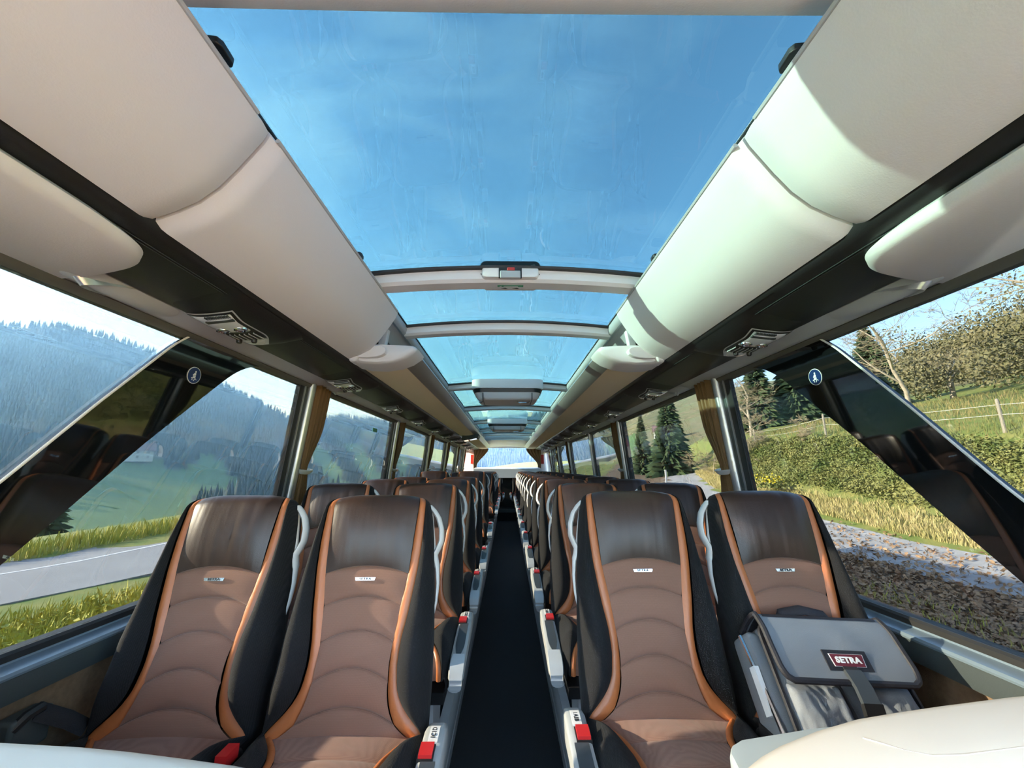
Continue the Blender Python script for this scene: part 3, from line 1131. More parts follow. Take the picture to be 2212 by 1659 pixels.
XA, XW = .430, .885
PITCH_Y = 0.78
seat_objs = {}
for side, nm in ((1, 'right'), (-1, 'left')):
    if side == 1:
        rows = [(i, 1.245 + PITCH_Y * i, 0.0) for i in range(12)]
    else:
        rows = [(0, 1.205, -0.012), (1, 1.995, 0), (2, 2.775, 0), (3, 3.555, 0), (4, 4.72, 0.045), (5, 7.30, 0), (6, 8.08, 0), (7, 8.86, 0), (8, 9.64, 0)]
    for i, y, dz in rows:
        if side == -1 and i == 4:
            extra = ' (the raised row)'
        elif side == -1 and i == 5:
            extra = ', behind the stairwell'
        else:
            extra = ''
        base = '%s-row coach seat from the front' % ORD[i]
        seat_objs[side, i, True] = place_seat(True, side, side * XA, y, dz, base + ' beside the aisle, %s of it%s' % (nm, extra))
        lab = base + ' at the window, %s of the aisle%s' % (nm, extra)
        if side == 1 and i == 0:
            lab = 'first-row coach seat beside the window with the grey bag on it'
        seat_objs[side, i, False] = place_seat(False, side, side * XW, y, dz, lab)

# back row of four
for x, side, a, lab in ((-.345, -1, True, 'back-row coach seat at the aisle end, left of the gap'), (.345, 1, True, 'back-row coach seat at the aisle end, right of the gap'),
                        (-.82, -1, False, 'back-row coach seat in the far left corner'), (.82, 1, False, 'back-row coach seat in the far right corner')):
    place_seat(a, side, x, 10.86, 0.0, lab)

# seat numbers on the front armrests
for side, letters in ((1, ('A', 'B')), (-1, ('C', 'D'))):
    for i in range(4):
        arm = [c for c in seat_objs[side, i, True].children if c.name.startswith('armrest')][0]
        plate = [c for c in arm.children if c.name.startswith('number_plate')][0]
        me = text_mesh('number_lettering', '%d%s%d%s' % (i + 1, letters[0], i + 1, letters[1]), 0.0165, M['ink'], bold=.0003, sx=.95)
        s = -side
        rz = -PI / 2 if side == 1 else PI / 2
        o = bpy.data.objects.new('number_lettering', me)
        COL.objects.link(o)
        o.parent = arm
        o.location = (s * .248, -.050, .6402)
        o.rotation_euler = (0.0, 0, rz)
        # tilt with the plate
        o.rotation_euler = (Matrix.Rotation(math.radians(3.0), 4, 'X') @ Matrix.Rotation(rz, 4, 'Z')).to_euler()

# ================================================================== FITTINGS
# reading lamp and air units in the black strip
def lamp_unit_proto():
    """built for the right side; x runs from the strip's inner edge outwards, y along the coach, -z hangs down"""
    r = empty('reading_light_unit')
    def hs(x, y):
        hh = .003 + .036 * sstep(y, -.24, .02) * (1 - sstep(y, .19, .315) ** 1.6)
        return hh * max(0, 1 - abs((x - .130) / .125) ** 3.2)
    def sheet(x0, x1, y0, y1, lift, nm, mt, par=None, nx=12, ny=14, rim=.5):
        """x0, x1 functions of y; a skin that follows the housing, its border tucked in"""
        rows = []
        for j in range(ny + 1):
            y = y0 + (y1 - y0) * j / ny
            a, b = x0(y), x1(y)
            row = []
            for i in range(nx + 1):
                x = a + (b - a) * i / nx
                edge = max(abs(2 * i / nx - 1), abs(2 * j / ny - 1))
                row.append((x, y, -hs(x, y) - lift * (1 - edge ** 8 * rim) - .0005))
            rows.append(row)
        return MB().grid(rows).build(nm, mt, par or r, angle=50)
    sheet(lambda y: .010 + .03 * sstep(y, .20, .31), lambda y: .240 - .015 * sstep(y, -.3, -.1) - .10 * sstep(y, .20, .32) ** 2, -.29, .318, 0, 'housing', M['black'], nx=16, ny=26)
    tin = lambda y: .076 + .010 * sstep(y, -.08, .0) + .055 * sstep(y, .10, .25) ** 1.3
    tout = lambda y: .230 + .004 * sstep(y, -.08, .05) - .035 * sstep(y, .12, .25) ** 1.5
    sheet(tin, tout, -.075, .215, .0035, 'bezel', M['silver'], ny=22)
    sheet(lambda y: tin(y) + .005, lambda y: tout(y) - .005, -.070, .156, .0052, 'inlay', M['black'], ny=18)
    ln = sheet(lambda y: tin(y) + .015, lambda y: tout(y) - .014, -.062, .066, .0085, 'lamp_lens', M['lens'], ny=14)
    m = MB()
    for k in range(16):
        x = .100 + .0048 * k
        m.box(x, x + .0016, -.062, -.046, -hs(x, -.054) - .0100, -hs(x, -.054) - .004)
    m.box(.100, .185, -.040, -.026, -hs(.14, -.03) - .0096, -hs(.14, -.03) - .004)
    m.build('lens_ribs', M['dark_panel'], ln, smooth=False)
    for x in (.122, .180):
        z0 = -hs(x, .035) - .0075
        MB().lathe([(.021, z0 + .004), (.020, z0 - .004), (.016, z0 - .0055), (.013, z0 - .002), (.004, z0 + .001), (.001, z0 + .001)], 16, (x, .035, 0)).build('spot_lamp', M['chrome'], r)
    g = sheet(lambda y: tin(y) + .010, lambda y: tout(y) - .010, .076, .148, .0072, 'air_grille', M['rubber'], ny=8)
    m = MB()
    for k in range(7):
        x = .106 + .0165 * k
        m.box(x, x + .0022, .080, .142, -hs(x, .11) - .0098, -hs(x, .11) - .003)
    m.build('louvre', M['grey_panel'], g, smooth=False)
    for x in (.140, .194):
        z0 = -hs(x, .138) - .006
        MB().lathe([(.0095, z0 + .004), (.0095, z0 - .011), (.007, z0 - .015), (.002, z0 - .0155)], 12, (x, .138, 0)).build('air_knob', M['black'], r)
    sheet(lambda y: tin(y) + .014, lambda y: tout(y) - .010, .158, .206, .0060, 'silver_tongue', M['lens'], ny=6)
    return r


lamp_proto = lamp_unit_proto()
first = True
LAMP_Y = {-1: [1.25 + .96 * k for k in range(10)], 1: [1.39, 2.46] + [3.43 + .94 * k for k in range(8)]}
for s, nm in ((1, 'right'), (-1, 'left')):
    for k, y in enumerate(LAMP_Y[s]):
        o = lamp_proto if first else copy_tree(lamp_proto)
        first = False
        o.location = (s * .795, y, 1.803)
        o.scale = (s, 1, 1)
        o.rotation_euler = (0, s * .115, 0)
        tag(o, '%s reading lamp and air unit from the front, %s service strip' % (ORD[k], nm), 'reading light', 'reading light units')

# crescent coat-hook scoops in the grey cove
def scoop():
    r = empty('cove_scoop')
    rows = []
    for j in range(15):
        q = j / 14
        y = -.17 + .34 * q
        d = math.sin(PI * q)
        rows.append([(0 + .074 * i / 8, y - .05 * (1 - (2 * i / 8 - 1) ** 2) * (.5 - q), -.002 - .022 * d * math.sin(PI * i / 8)) for i in range(9)])
    MB().grid(rows).build('dish', M['grey_panel'], r, angle=80)
    rows = []
    for j in range(13):
        u = j / 12
        yy = .02 - .07 * (1 - (2 * u - 1) ** 2)
        rows.append([(.076 * u, yy, -.004), (.076 * u, yy - .03 * math.sin(PI * u) - .004, -.030 * math.sin(PI * u) - .004), (.076 * u, yy - .055 * math.sin(PI * u) - .008, -.006)])
    MB().grid(rows).build('bright_lip', M['alu'], r, angle=80)
    return r


sp = scoop()
first = True
for s, nm in ((1, 'right'), (-1, 'left')):
    for k, y in enumerate((1.00, 2.49, 4.0, 5.5)):
        o = sp if first else copy_tree(sp)
        first = False
        o.location = (s * 1.030, y, 1.766)
        o.scale = (s, 1, 1)
        o.rotation_euler = (0, s * .27, 0)
        tag(o, '%s crescent shaped scoop from the front in the grey cove, %s side' % (ORD[k], nm), 'scoop', 'crescent scoops')

# large rounded covers under the strip at the very front
for s, nm in ((-1, 'left'), (1, 'right')):
    m = MB()
    out = [(0.80, -.9), (0.812, .40), (0.820, .70), (0.832, .800), (0.850, .845), (0.880, .875), (0.93, .897), (1.00, .912), (1.08, .925), (1.127, .930), (1.128, .88), (1.128, -.9)]
    out = [out[0]] + relax(interp_poly(out[1:-2], 60), 4) + out[-2:]
    n = len(out)
    rows = []
    for d, zz in ((.012, 1.790), (0.0, 1.778), (.002, 1.762), (.014, 1.752)):
        rows.append([(s * (x + (d * (1 - sstep(y, .86, .91)) if i < n - 2 else 0)), y - (d * sstep(y, .70, .86) if 0 < i < n - 2 else 0), zz - .012 * sstep(x, .8, 1.1)) for i, (x, y) in enumerate(out)])
    m.grid(rows, wrap=True, close_ends=True)
    o = m.build('overhead_cover', M['beige'], angle=50)
    tag(o, 'large rounded beige cover under the black strip at the front, %s side' % nm, 'cover', 'front overhead covers')

# black clips at the glass edges
for s, nm in ((-1, 'left'), (1, 'right')):
    for y, sz, w in ((.60, 1.0, 'front'), (1.37, .8, 'second')):
        m = MB().prism([(0, 0), (.040 * sz, .004), (.046 * sz, .014), (.044 * sz, .048 * sz), (.036 * sz, .056 * sz), (0, .050 * sz)], 'z', -.010, .006)
        o = m.build('blind_clip', M['black'], bevel=.003)
        o.location = (s * .598, y, 2.085)
        o.scale = (-s, 1, 1)
        tag(o, '%s small black blind clip on the roof glass edge, %s side' % (w, nm), 'clip', 'blind clips')

# release box on the first crossbar
r = empty('hatch_release', (0.011, 1.60, 2.112), label='cream release box with a flap handle on the first roof crossbar', cat='release handle')
pts = rounded_rect(.250, .052, .018, 5)
m = MB()
rows = []
for y, k in ((.10, 1), (-.018, 1), (-.028, .985), (-.032, .95)):
    rows.append([(x * k, y, z * k + .002) for x, z in pts])
m.grid(rows, wrap=True, close_ends=True).build('housing', M['cream'], r, angle=50)
pts = rounded_rect(.266, .076, .026, 5)
m = MB()
rows = [[(x, y, z + .024) for x, z in pts] for y in (.016, -.012)]
m.grid(rows, wrap=True, close_ends=True).build('gasket', M['rubber'], r, angle=50)
m = MB().box(-.050, .050, -.035, -.022, -.026, .020)
fl = m.build('recess', M['rubber'], r, smooth=False)
MB().box(-.044, .044, -.043, -.031, -.032, .002).build('handle_flap', M['arm_grey'], r, bevel=.004)
MB().box(-.014, .020, -.044, -.034, .002, .017).build('pull_tab', M['plastic_red'], r, bevel=.004)
# emergency sticker under it
r = empty('exit_sticker', (0.012, 1.632, 2.0795), label='small green and white emergency instruction sticker on the first roof crossbar', cat='sticker')
MB().box(-.050, .050, .014, .034, -.0015, 0.0).build('white_field', M['sign_white'], r, smooth=False)
MB().box(-.058, .058, -.004, .012, -.0015, 0).build('green_band', M['sign_green'], r, smooth=False)
m = MB()
for dx in (-.026, .026):
    m.add([(dx - .02, .022, -.002), (dx + .004, .018, -.002), (dx + .016, .028, -.002), (dx + .004, .030, -.002)], [(0, 1, 2, 3)])
m.build('pictogram', M['ink'], r, smooth=False)
m = MB().box(-.030, .034, .002, .005, -.002, -.0014)
m.add([(-.050, .004, -.002), (-.040, .009, -.002), (-.040, -.001, -.002)], [(0, 1, 2)])
m.build('band_marking', M['sign_white'], r, smooth=False)

# roof hatches hanging under the glass
def hatch():
    r = empty('roof_hatch')
    pts = rounded_rect(.70, .46, .09, 8)
    m = MB()
    rows = []
    for z, k in ((.075, 1.0), (.0, 1.0), (-.012, .985), (-.014, .95)):
        rows.append([(x * k, y * k, z) for x, y in pts])
    m.grid(rows, wrap=True, close_ends=True).build('rim', M['beige'], r, angle=50)
    rows = [[(x * k, y * k, z) for x, y in pts] for z, k in ((-.010, .955), (-.050, .93))]
    MB().grid(rows, wrap=True, close_ends=True).build('gasket', M['black'], r, angle=50)
    rows = [[(x * k, y * k, z) for x, y in pts] for z, k in ((-.046, .92), (-.100, .84), (-.118, .79), (-.122, .70))]
    MB().grid(rows, wrap=True, close_ends=True).build('inner_cover', M['beige'], r, angle=50)
    for s in (-1, 1):
        MB().box(s * .235 - .004, s * .235 + .004, -.235, .15, -.1235, -.06).build('cover_seam', M['black'], r, smooth=False)
    MB().tube([(-.28, -.12, -.115), (-.275, -.14, -.135), (-.25, -.14, -.140), (-.235, -.12, -.115)], .006, 8).build('handle', M['chrome'], r)
    MB().tube([(.09, -.12, -.115), (.11, -.15, -.142), (.20, -.15, -.142), (.225, -.12, -.115)], .006, 8).build('handle', M['chrome'], r)
    return r


h1 = hatch()
for k, y in enumerate((3.88, 7.0)):
    o = h1 if k == 0 else copy_tree(h1)
    o.location = (0.0, y + .05, 2.045)
    tag(o, 'beige roof hatch with chrome handles hanging under the third crossbar' if k == 0 else 'second beige roof hatch, farther back under the roof glass', 'roof hatch', 'roof hatches')

# rear light bars across the ceiling
for k, (y, z) in enumerate(((9.15, 2.035), (10.3, 1.99))):
    MBs = MB().prism([(y, z), (y + .05, z - .004), (y + .05, z + .02), (y, z + .02)], 'x', -.42, .42)
    tag(MBs.build('ceiling_light_bar', M['white'], smooth=False), ('front' if k == 0 else 'rear') + ' white light bar across the rear ceiling', 'light bar', 'rear light bars')

# folded monitor under the left rack
r = empty('folding_monitor', (-.62, 6.6, 1.80), label='blue grey folded monitor under the left luggage rack', cat='monitor')
MB().prism([(-.13, .02), (.14, .04), (.15, .02), (.13, -.022), (-.13, -.075), (-.145, -.05)], 'y', 0, .34).build('casing', M['dark_panel'], r, bevel=.008)
MB().prism([(-.11, -.0735), (.10, -.032), (.10, -.030), (-.11, -.0715)], 'y', .03, .30).build('screen', M['pillar_black'], r, smooth=False)

# curtains at the pillars
def curtain(s, y, w_top, w_tie, seed, z_tie=1.262, z_top=1.752):
    rr = random.Random(seed)
    ph = rr.random() * 6
    rows = []
    n, k = 26, 40
    zs = [z_top - (z_top - 0.86) * i / n for i in range(n + 1)]
    for z in zs:
        q = (z_top - z) / (z_top - z_tie)
        if q <= 1:
            w = w_top * (1 - .12 * q) + (w_tie - w_top) * sstep(q, .45, 1.0)
            off = .03 * sstep(q, 0, 1)
        else:
            w = w_tie + .05 * sstep(q, 1, 1.5)
            off = .03
        x = side_x(z) - .028
        row = []
        for i in range(k + 1):
            u = i / k
            yy = y + .05 + u * w - off * 0.2 * u
            fold = math.sin(u * 26 + ph + .5 * math.sin(3 * q)) * (.012 - .004 * sstep(q, .5, 1)) * (1 - .5 * math.exp(-((q - 1) / .08) ** 2)) + .004 * math.sin(u * 57 + ph * 2)
            row.append((s * (x - .010 + fold), yy, z))
        rows.append(row)
    r = empty('curtain', (0, 0, 0))
    m = MB().grid(rows)
    o = m.build('fabric', M['curtain'], r, angle=180)
    sol = o.modifiers.new('cloth', 'SOLIDIFY')
    sol.thickness = .003
    x = side_x(z_tie) - .036
    pts = []
    for i in range(17):
        a = 2 * PI * i / 16
        pts.append((s * (x - .0 + .024 * math.cos(a)), y + .05 + w_tie / 2 + (w_tie / 2 + .014) * math.sin(a), z_tie + .006 * math.cos(a)))
    MB().tube(pts, .010, 6, flat=(.35, 1.7), cap=False).build('tie_band', M['white'], r)
    return r


for s, nm in ((-1, 'left'), (1, 'right')):
    for k, y in enumerate(PIL[s]):
        if s == 1 and k == 2:
            continue
        wt = .175 if k == 0 else .18
        c = curtain(s, y, wt, .085, 31 * k + s)
        tag(c, 'golden brown curtain tied back at the %s window pillar, %s side' % (ORD[k], nm), 'curtain', 'tied back window curtains')
# rear window curtains
for s, nm in ((-1, 'left'), (1, 'right')):
    rows = []
    for j in range(15):
        q = j / 14
        z = 1.84 - .80 * q
        w = .34 * (1 - sstep(q, 0, .62)) + .09 + .14 * sstep(q, .68, 1)
        row = []
        for i in range(25):
            u = i / 24
            row.append((s * (.98 - u * w), Y1 - .06 - .012 * math.sin(u * 28), z))
        rows.append(row)
    r = empty('curtain')
    o = MB().grid(rows).build('fabric', M['curtain'], r, angle=180)
    sol = o.modifiers.new('cloth', 'SOLIDIFY')
    sol.thickness = .003
    tag(r, 'brown curtain gathered beside the rear window, %s side' % nm, 'curtain', 'rear window curtains')
    o = MB().box(s * 1.02 - .05, s * 1.02 + .05, Y1 - .03, Y1 - .002, 1.40, 1.66).build('fire_notice', M['plastic_red'], smooth=False)
    tag(o, 'small red notice plate beside the rear window, %s side' % nm, 'notice', 'red notice plates')

# blue seat belt stickers on the swooshes
def belt_sign(s):
    r = empty('belt_sign')
    MB().lathe([(.0305, 0), (.0305, .0012), (.001, .0012)], 32).build('rim', M['sign_white'], r, smooth=False)
    MB().lathe([(.0282, .0010), (.0282, .0018), (.001, .0018)], 32).build('blue_field', M['sign_blue'], r, smooth=False)
    m = MB()
    z = .0024
    def poly(p):
        m.add([(x / 1000, y / 1000, z) for x, y in p], [tuple(range(len(p)))])
    poly([(2.5 + 3.6 * math.cos(a * PI / 6), 13.5 + 3.6 * math.sin(a * PI / 6)) for a in range(12)])
    poly([(-1, 9.5), (5, 9.5), (6.2, 3), (6.2, 1.5), (-6, -3.2), (-8, 1)])          # torso over the belt
    poly([(-6, -4.5), (6.2, 0), (6.2, -8), (-6.5, -8)])
    poly([(-13, -9), (-12, -12), (4, -10), (12, -16), (13.5, -14.5), (6, -8.5), (-4, -7.5)])
    poly([(-9, -12), (-5.5, -12), (-4.5, -19), (-8, -19)])
    poly([(3, -11), (6, -13), (2.5, -20), (-1, -20)])
    m.build('seated_figure', M['sign_white'], r, smooth=False)
    return r


for s, nm, yy, zz in ((-1, 'left', 1.395, 1.607), (1, 'right', 1.395, 1.607)):
    o = belt_sign(s)
    o.location = (s * (side_x(zz) - .0128), yy, zz)
    # local +z faces into the coach, local +y up
    inward = Vector((-s, 0, -.098)).normalized()
    up = Vector((-s * .098, 0, 1)).normalized()
    up = (up - inward * up.dot(inward)).normalized()
    right = up.cross(inward)
    o.rotation_euler = Matrix((right, up, inward)).transposed().to_euler()
    tag(o, 'round blue fasten seat belt sticker on the %s slanting black panel' % nm, 'sticker', 'seat belt stickers')

# green and white stickers on the second left window
o = MB().box(-.001, .001, -.055, .055, -.016, .016).build('window_sticker', M['sign_green'], smooth=False)
o.location = (-(side_x(1.60) - .002), 3.42, 1.60)
tag(o, 'small green sticker high on the second window, left side', 'sticker')

# ---------------------------------------------------------------- front partitions and tray
# left: low rounded partition top
def slab(name, top, y0, y1, zlow, m, label, cat, rad=.03, kind=None):
    """rounded-top upright slab: top = [(x, z)...] ridge line"""
    rows = []
    for x, z in top:
        sec = []
        for a in range(0, 181, 15):
            aa = math.radians(a)
            sec.append((x, (y0 + y1) / 2 + (y1 - y0) / 2 * math.cos(aa), z - rad + rad * math.sin(aa)))
        sec = [(x, y1, zlow)] + sec + [(x, y0, zlow)]
        rows.append(sec)
    o = MB().grid(rows, wrap=True, close_ends=True).build(name, m, angle=50)
    return tag(o, label, cat)

# partition behind the viewpoint's knees, right: tall cream shell with a soft seam
ridge = [(.300, -.43), (.320, -.405), (.340, -.392), (.353, -.384), (.380, -.372), (.433, -.355), (.493, -.341), (.553, -.333), (.613, -.326), (.721, -.315), (.85, -.308), (1.10, -.302), (1.16, -.302)]
rows = []
for i, (x, z) in enumerate(ridge):
    z += H
    rr = .03
    sec = [(x, .645, .15), (x, .645, z - .05)]
    sec += [(x, .62 + .025 * math.cos(math.radians(a)), z - .028 + .028 * math.sin(math.radians(a))) for a in range(0, 91, 15)]
    # bulging front, lower lip
    k = sstep(x, .33, .55)
    sec += [(x, .60, z - .002), (x, .575 - .004 * k, z - .006), (x, .55, z - .016), (x, .535, z - .034), (x, .528, z - .06), (x, .515, z - .16), (x, .50, .30), (x, .50, .15)]
    rows.append(sec)
o = MB().grid(rows, wrap=True, close_ends=True).build('partition', M['partition'], angle=60)
tag(o, 'cream rounded partition in the bottom corner in front of the grey bag', 'partition')
zr = lambda x: lerp_table(ridge, x) + H
pts = [(x, y, zr(x) + dz) for x, y, dz in [(.470, .600, -.0022), (.484, .586, -.0038), (.500, .573, -.0068), (.525, .564, -.0102), (.56, .560, -.0118), (.72, .559, -.0122), (.95, .559, -.0122), (1.12, .559, -.0122)]]
MB().tube(pts, .0014, 6).build('seam', M['partition'], o)
# tray on its far side
out = [(.36, .64), (.352, .70), (.360, .742), (.372, .760), (.396, .774), (.527, .800), (.65, .818), (.90, .83), (1.14, .83), (1.14, .64)]
rows = []
cx, cyy = .75, .70
for zz, k in ((.790, .95), (.796, .985), (.806, 1.0), (.824, 1.0), (.829, .992), (.830, .97)):
    rows.append([(cx + (x - cx) * k, cyy + (y - cyy) * k, zz) for x, y in out])
o = MB().grid(rows, wrap=True, close_ends=True).build('tray_table', M['table'], angle=50)
tag(o, 'pale blue grey tray with a rounded corner behind the cream partition', 'tray')
# left: lower partition
ridge = [(-.24, -.43), (-.30, -.40), (-.37, -.388), (-.426, -.381), (-.513, -.371), (-.581, -.365), (-.674, -.360), (-.85, -.352), (-1.16, -.345)]
rows = []
for x, z in ridge:
    z += H
    sec = [(x, .64, .15), (x, .64, z - .02), (x, .636, z - .008), (x, .625, z - .001), (x, .61, z), (x, .53, z - .004), (x, .515, z - .010), (x, .508, z - .024), (x, .50, z - .10), (x, .50, .15)]
    rows.append(sec)
o = MB().grid(rows, wrap=True, close_ends=True).build('partition', M['table'], angle=60)  # blue of the reflected sky is put into the surface colour
tag(o, 'pale blue white partition top in the bottom left corner', 'partition')

# ------------------------------------------------------------------ the grey bag
vdir = Vector((0, .581, .814)).normalized()
udir = Vector((1, .02, -.055)).normalized()
wdir = udir.cross(vdir).normalized()            # towards the viewer and up
vdir = wdir.cross(udir).normalized()
if wdir.y > 0:
    wdir = -wdir
bagM = Matrix((udir, vdir, wdir)).transposed().to_4x4()
bag = empty('satchel_bag', label='grey satchel bag with black trim and a buckled flap lying on the window seat', cat='bag')
bag.matrix_world = Matrix.Translation((.842, 1.0, H - .655)) @ bagM
# local: x = u (across), y = v (up the bag), z = w (out of the front)
W2, HT, DP = .168, .312, .105


def soft_box(x0, x1, y0, y1, z0, z1, r, nx=10, ny=10, seed=0, wob=.004):
    pts = rounded_rect(x1 - x0, y1 - y0, r, 5, ((x0 + x1) / 2, (y0 + y1) / 2))
    rows = []
    cx_, cy_ = (x0 + x1) / 2, (y0 + y1) / 2
    lv = [(z0, .90), (z0 + (z1 - z0) * .06, .985), (z0 + (z1 - z0) * .5, 1.0), (z1 - (z1 - z0) * .12, .985), (z1, .90)]
    for z, k in lv:
        rows.append([(cx_ + (x - cx_) * k + wob * noise.noise(Vector((x * 14, y * 14, z * 20 + seed))), cy_ + (y - cy_) * k + wob * noise.noise(Vector((y * 14, x * 14, z * 20 + seed + 5))), z) for x, y in pts])
    return MB().grid(rows, wrap=True, close_ends=True)


soft_box(-W2, W2, -.02, HT - .015, -DP, -.018, .03).build('body', M['bag_grey'], bag, angle=60)


# front pockets with creases
def pocket(x0, x1, y0, y1, z0, depth, seed):
    rows = []
    nx, ny = 26, 22
    for j in range(ny + 1):
        v = j / ny
        row = []
        for i in range(nx + 1):
            u = i / nx
            e = min(u, 1 - u, v, 1 - v)
            puff = depth * min(1, e / .10) ** .5
            p = Vector((u * 3.2, v * 2.6, seed))
            cr = .011 * noise.noise(p) + .007 * (1 - abs(2 * noise.noise(p * 1.7 + Vector((3, 1, 2))))) - .004
            row.append((x0 + (x1 - x0) * u, y0 + (y1 - y0) * v, z0 + puff + cr * min(1, e / .08)))
        rows.append(row)
    return MB().grid(rows)


pocket(-W2 + .012, -.022, .005, .165, -.022, .022, 1.3).build('front_pocket', M['bag_grey'], bag, angle=180)
pocket(.022, W2 - .012, .005, .165, -.022, .022, 7.7).build('front_pocket', M['bag_grey'], bag, angle=180)
m = MB()
for x0, x1 in ((-W2 + .012, -.022), (.022, W2 - .012)):
    m.tube([(x0, .005, -.012), (x1, .005, -.012)], .006, 6)
for x in (-.022, .022):
    m.tube([(x, .005, -.012), (x, .10, -.004), (x, .165, -.012)], .004, 6)
m.build('pocket_piping', M['bag_black'], bag)
m = MB()
pts = rounded_rect(2 * W2, HT + .005, .03, 5, (0, HT / 2 - .018))
m.tube([(x, y, -.020) for x, y in pts + pts[:1]], .006, 6, cap=False)
m.tube([(x, y, -DP) for x, y in pts + pts[:1]], .006, 6, cap=False)
m.build('edge_trim', M['bag_black'], bag)

# flap: sheet over the top edge and down the front
def flap_pt(u, q):
    """u -1..1 across, q 0 at the top back .. 1 at the front lower edge"""
    if q < .22:
        a = q / .22
        y = HT - .018 + .022 * math.sin(PI / 2 * a)
        z = -DP + .01 + (DP - .012) * a
        return (u * (W2 + .004), y, z)
    k = (q - .22) / .78
    y = HT + .004 - (HT - .158) * k
    z = -.002 + .014 * math.sin(PI / 2 * min(1, k * 3)) + .010 * k + .003 * noise.noise(Vector((u * 2.2, k * 2, 4)))
    return (u * (W2 + .004), y, z)


NU, NQ = 24, 26
top_rows, low_rows = [], []
for j in range(NQ + 1):
    q = j / NQ
    row, row2 = [], []
    for i in range(NU + 1):
        u = -1 + 2 * i / NU
        # rounded lower corners
        lim = 1.0
        if q > .80:
            t = (q - .80) / .20
            lim = 1 - .13 * (1 - math.sqrt(max(0, 1 - t * t)))
        x, y, z = flap_pt(u * lim, q)
        row.append((x, y, z))
        row2.append((x, y, z - .006))
    top_rows.append(row)
    low_rows.append(row2)
fl = MB().grid(top_rows)
fl.grid([list(reversed(r)) for r in low_rows])
flap = fl.build('flap', M['bag_grey'], bag, angle=60, recalc=False)
edge = [r[0] for r in top_rows] + top_rows[-1][1:-1] + [r[-1] for r in reversed(top_rows)]
MB().tube([(x, y, z - .002) for x, y, z in edge], .0075, 8).build('flap_trim', M['bag_black'], flap)
m = MB()
m.grid([[(x, y, z + .002) for x, y, z in r[1:-1]] for r in (top_rows[k] for k in range(0, 8))])
m.build('flap_band', M['bag_black'], flap, angle=60)
# patch with lettering
px, py = .008, .208
pz = .0215
MB().box(px - .056, px + .056, py - .022, py + .022, pz - .004, pz).build('patch', M['bag_black'], flap, smooth=False)
tz = lambda k: [(px - .045 * k + .001, py + .0135 * k), (px + .045 * k - .001, py + .0135 * k), (px + .040 * k, py - .0135 * k), (px - .040 * k, py - .0135 * k)]
MB().prism([(x, y) for x, y in tz(1.0)], 'z', pz - .002, pz + .0012).build('patch_border', M['sign_white'], flap, smooth=False)
MB().prism([(x, y) for x, y in tz(.955)], 'z', pz - .001, pz + .0018).build('patch_field', M['patch_red'], flap, smooth=False)
t = text_mesh('patch_lettering', 'SETRA', .0175, M['sign_white'], bold=.0008, sx=1.22, spacing=1.08)
link('patch_lettering', t, flap, (px, py, pz + .0022))
# strap and buckle
def band(pts, w, th, nm, mt, par):
    rows = []
    for x, y, z in pts:
        rows.append([(x - w / 2, y, z - th), (x + w / 2, y, z - th), (x + w / 2, y, z), (x - w / 2, y, z)])
    return MB().grid(rows, wrap=True, close_ends=True).build(nm, mt, par, angle=30)


st = band([(.004, .200, .022), (.004, .180, .027), (.004, .160, .032), (.004, .13, .030), (.005, .09, .018), (.006, .02, .006), (.006, -.02, -.01)], .036, .003, 'strap', M['strap'], bag)
band([(.004, .187, .0285), (.004, .172, .033), (.0045, .150, .037), (.005, .118, .034)], .040, .010, 'buckle', M['arm_pad'], st)
band([(.005, .120, .037), (.0055, .098, .029)], .046, .012, 'buckle_tongue', M['black'], st)
# carry handle on top
MB().tube([(-.075, HT - .004, -.055), (-.060, HT + .022, -.05), (0, HT + .034, -.048), (.060, HT + .024, -.05), (.078, HT - .004, -.055)], .013, 8, flat=(1.2, .55)).build('carry_handle', M['bag_black'], bag)
# left gusset with folded side panel and the metal frame bar
soft_box(-W2 - .030, -W2 + .004, .06, HT - .03, -DP - .01, -.03, .012, seed=9).build('side_gusset', M['bag_grey'], bag, angle=60)
MB().tube([(-W2 - .034, .275, -.06), (-W2 - .034, .15, -.035), (-W2 - .034, .04, -.02), (-W2 - .020, .0, -.012), (-W2 + .03, -.016, -.006)], .006, 8).build('frame_bar', M['chrome'], bag)
MB().box(-W2 - .043, -W2 - .031, .10, .20, -.054, -.030).build('side_label', M['sign_white'], bag, smooth=False)

# belt retractor beside the left window seat
r = empty('belt_retractor', (-1.155, 1.10, .66), label='dark belt retractor on the carpeted wall beside the left front window seat', cat='belt retractor')
MB().box(-.02, .03, -.05, .04, -.03, .05).build('casing', M['dark_panel'], r, bevel=.008)
MB().tube([(.02, -.04, .03), (.028, -.02, .05), (.03, .01, .055)], .012, 8).build('spool', M['black'], r)
MB().tube([(.03, .0, .05), (.05, .06, .0), (.06, .10, -.04)], .02, 6, flat=(1, .15)).build('webbing', M['strap'], r)

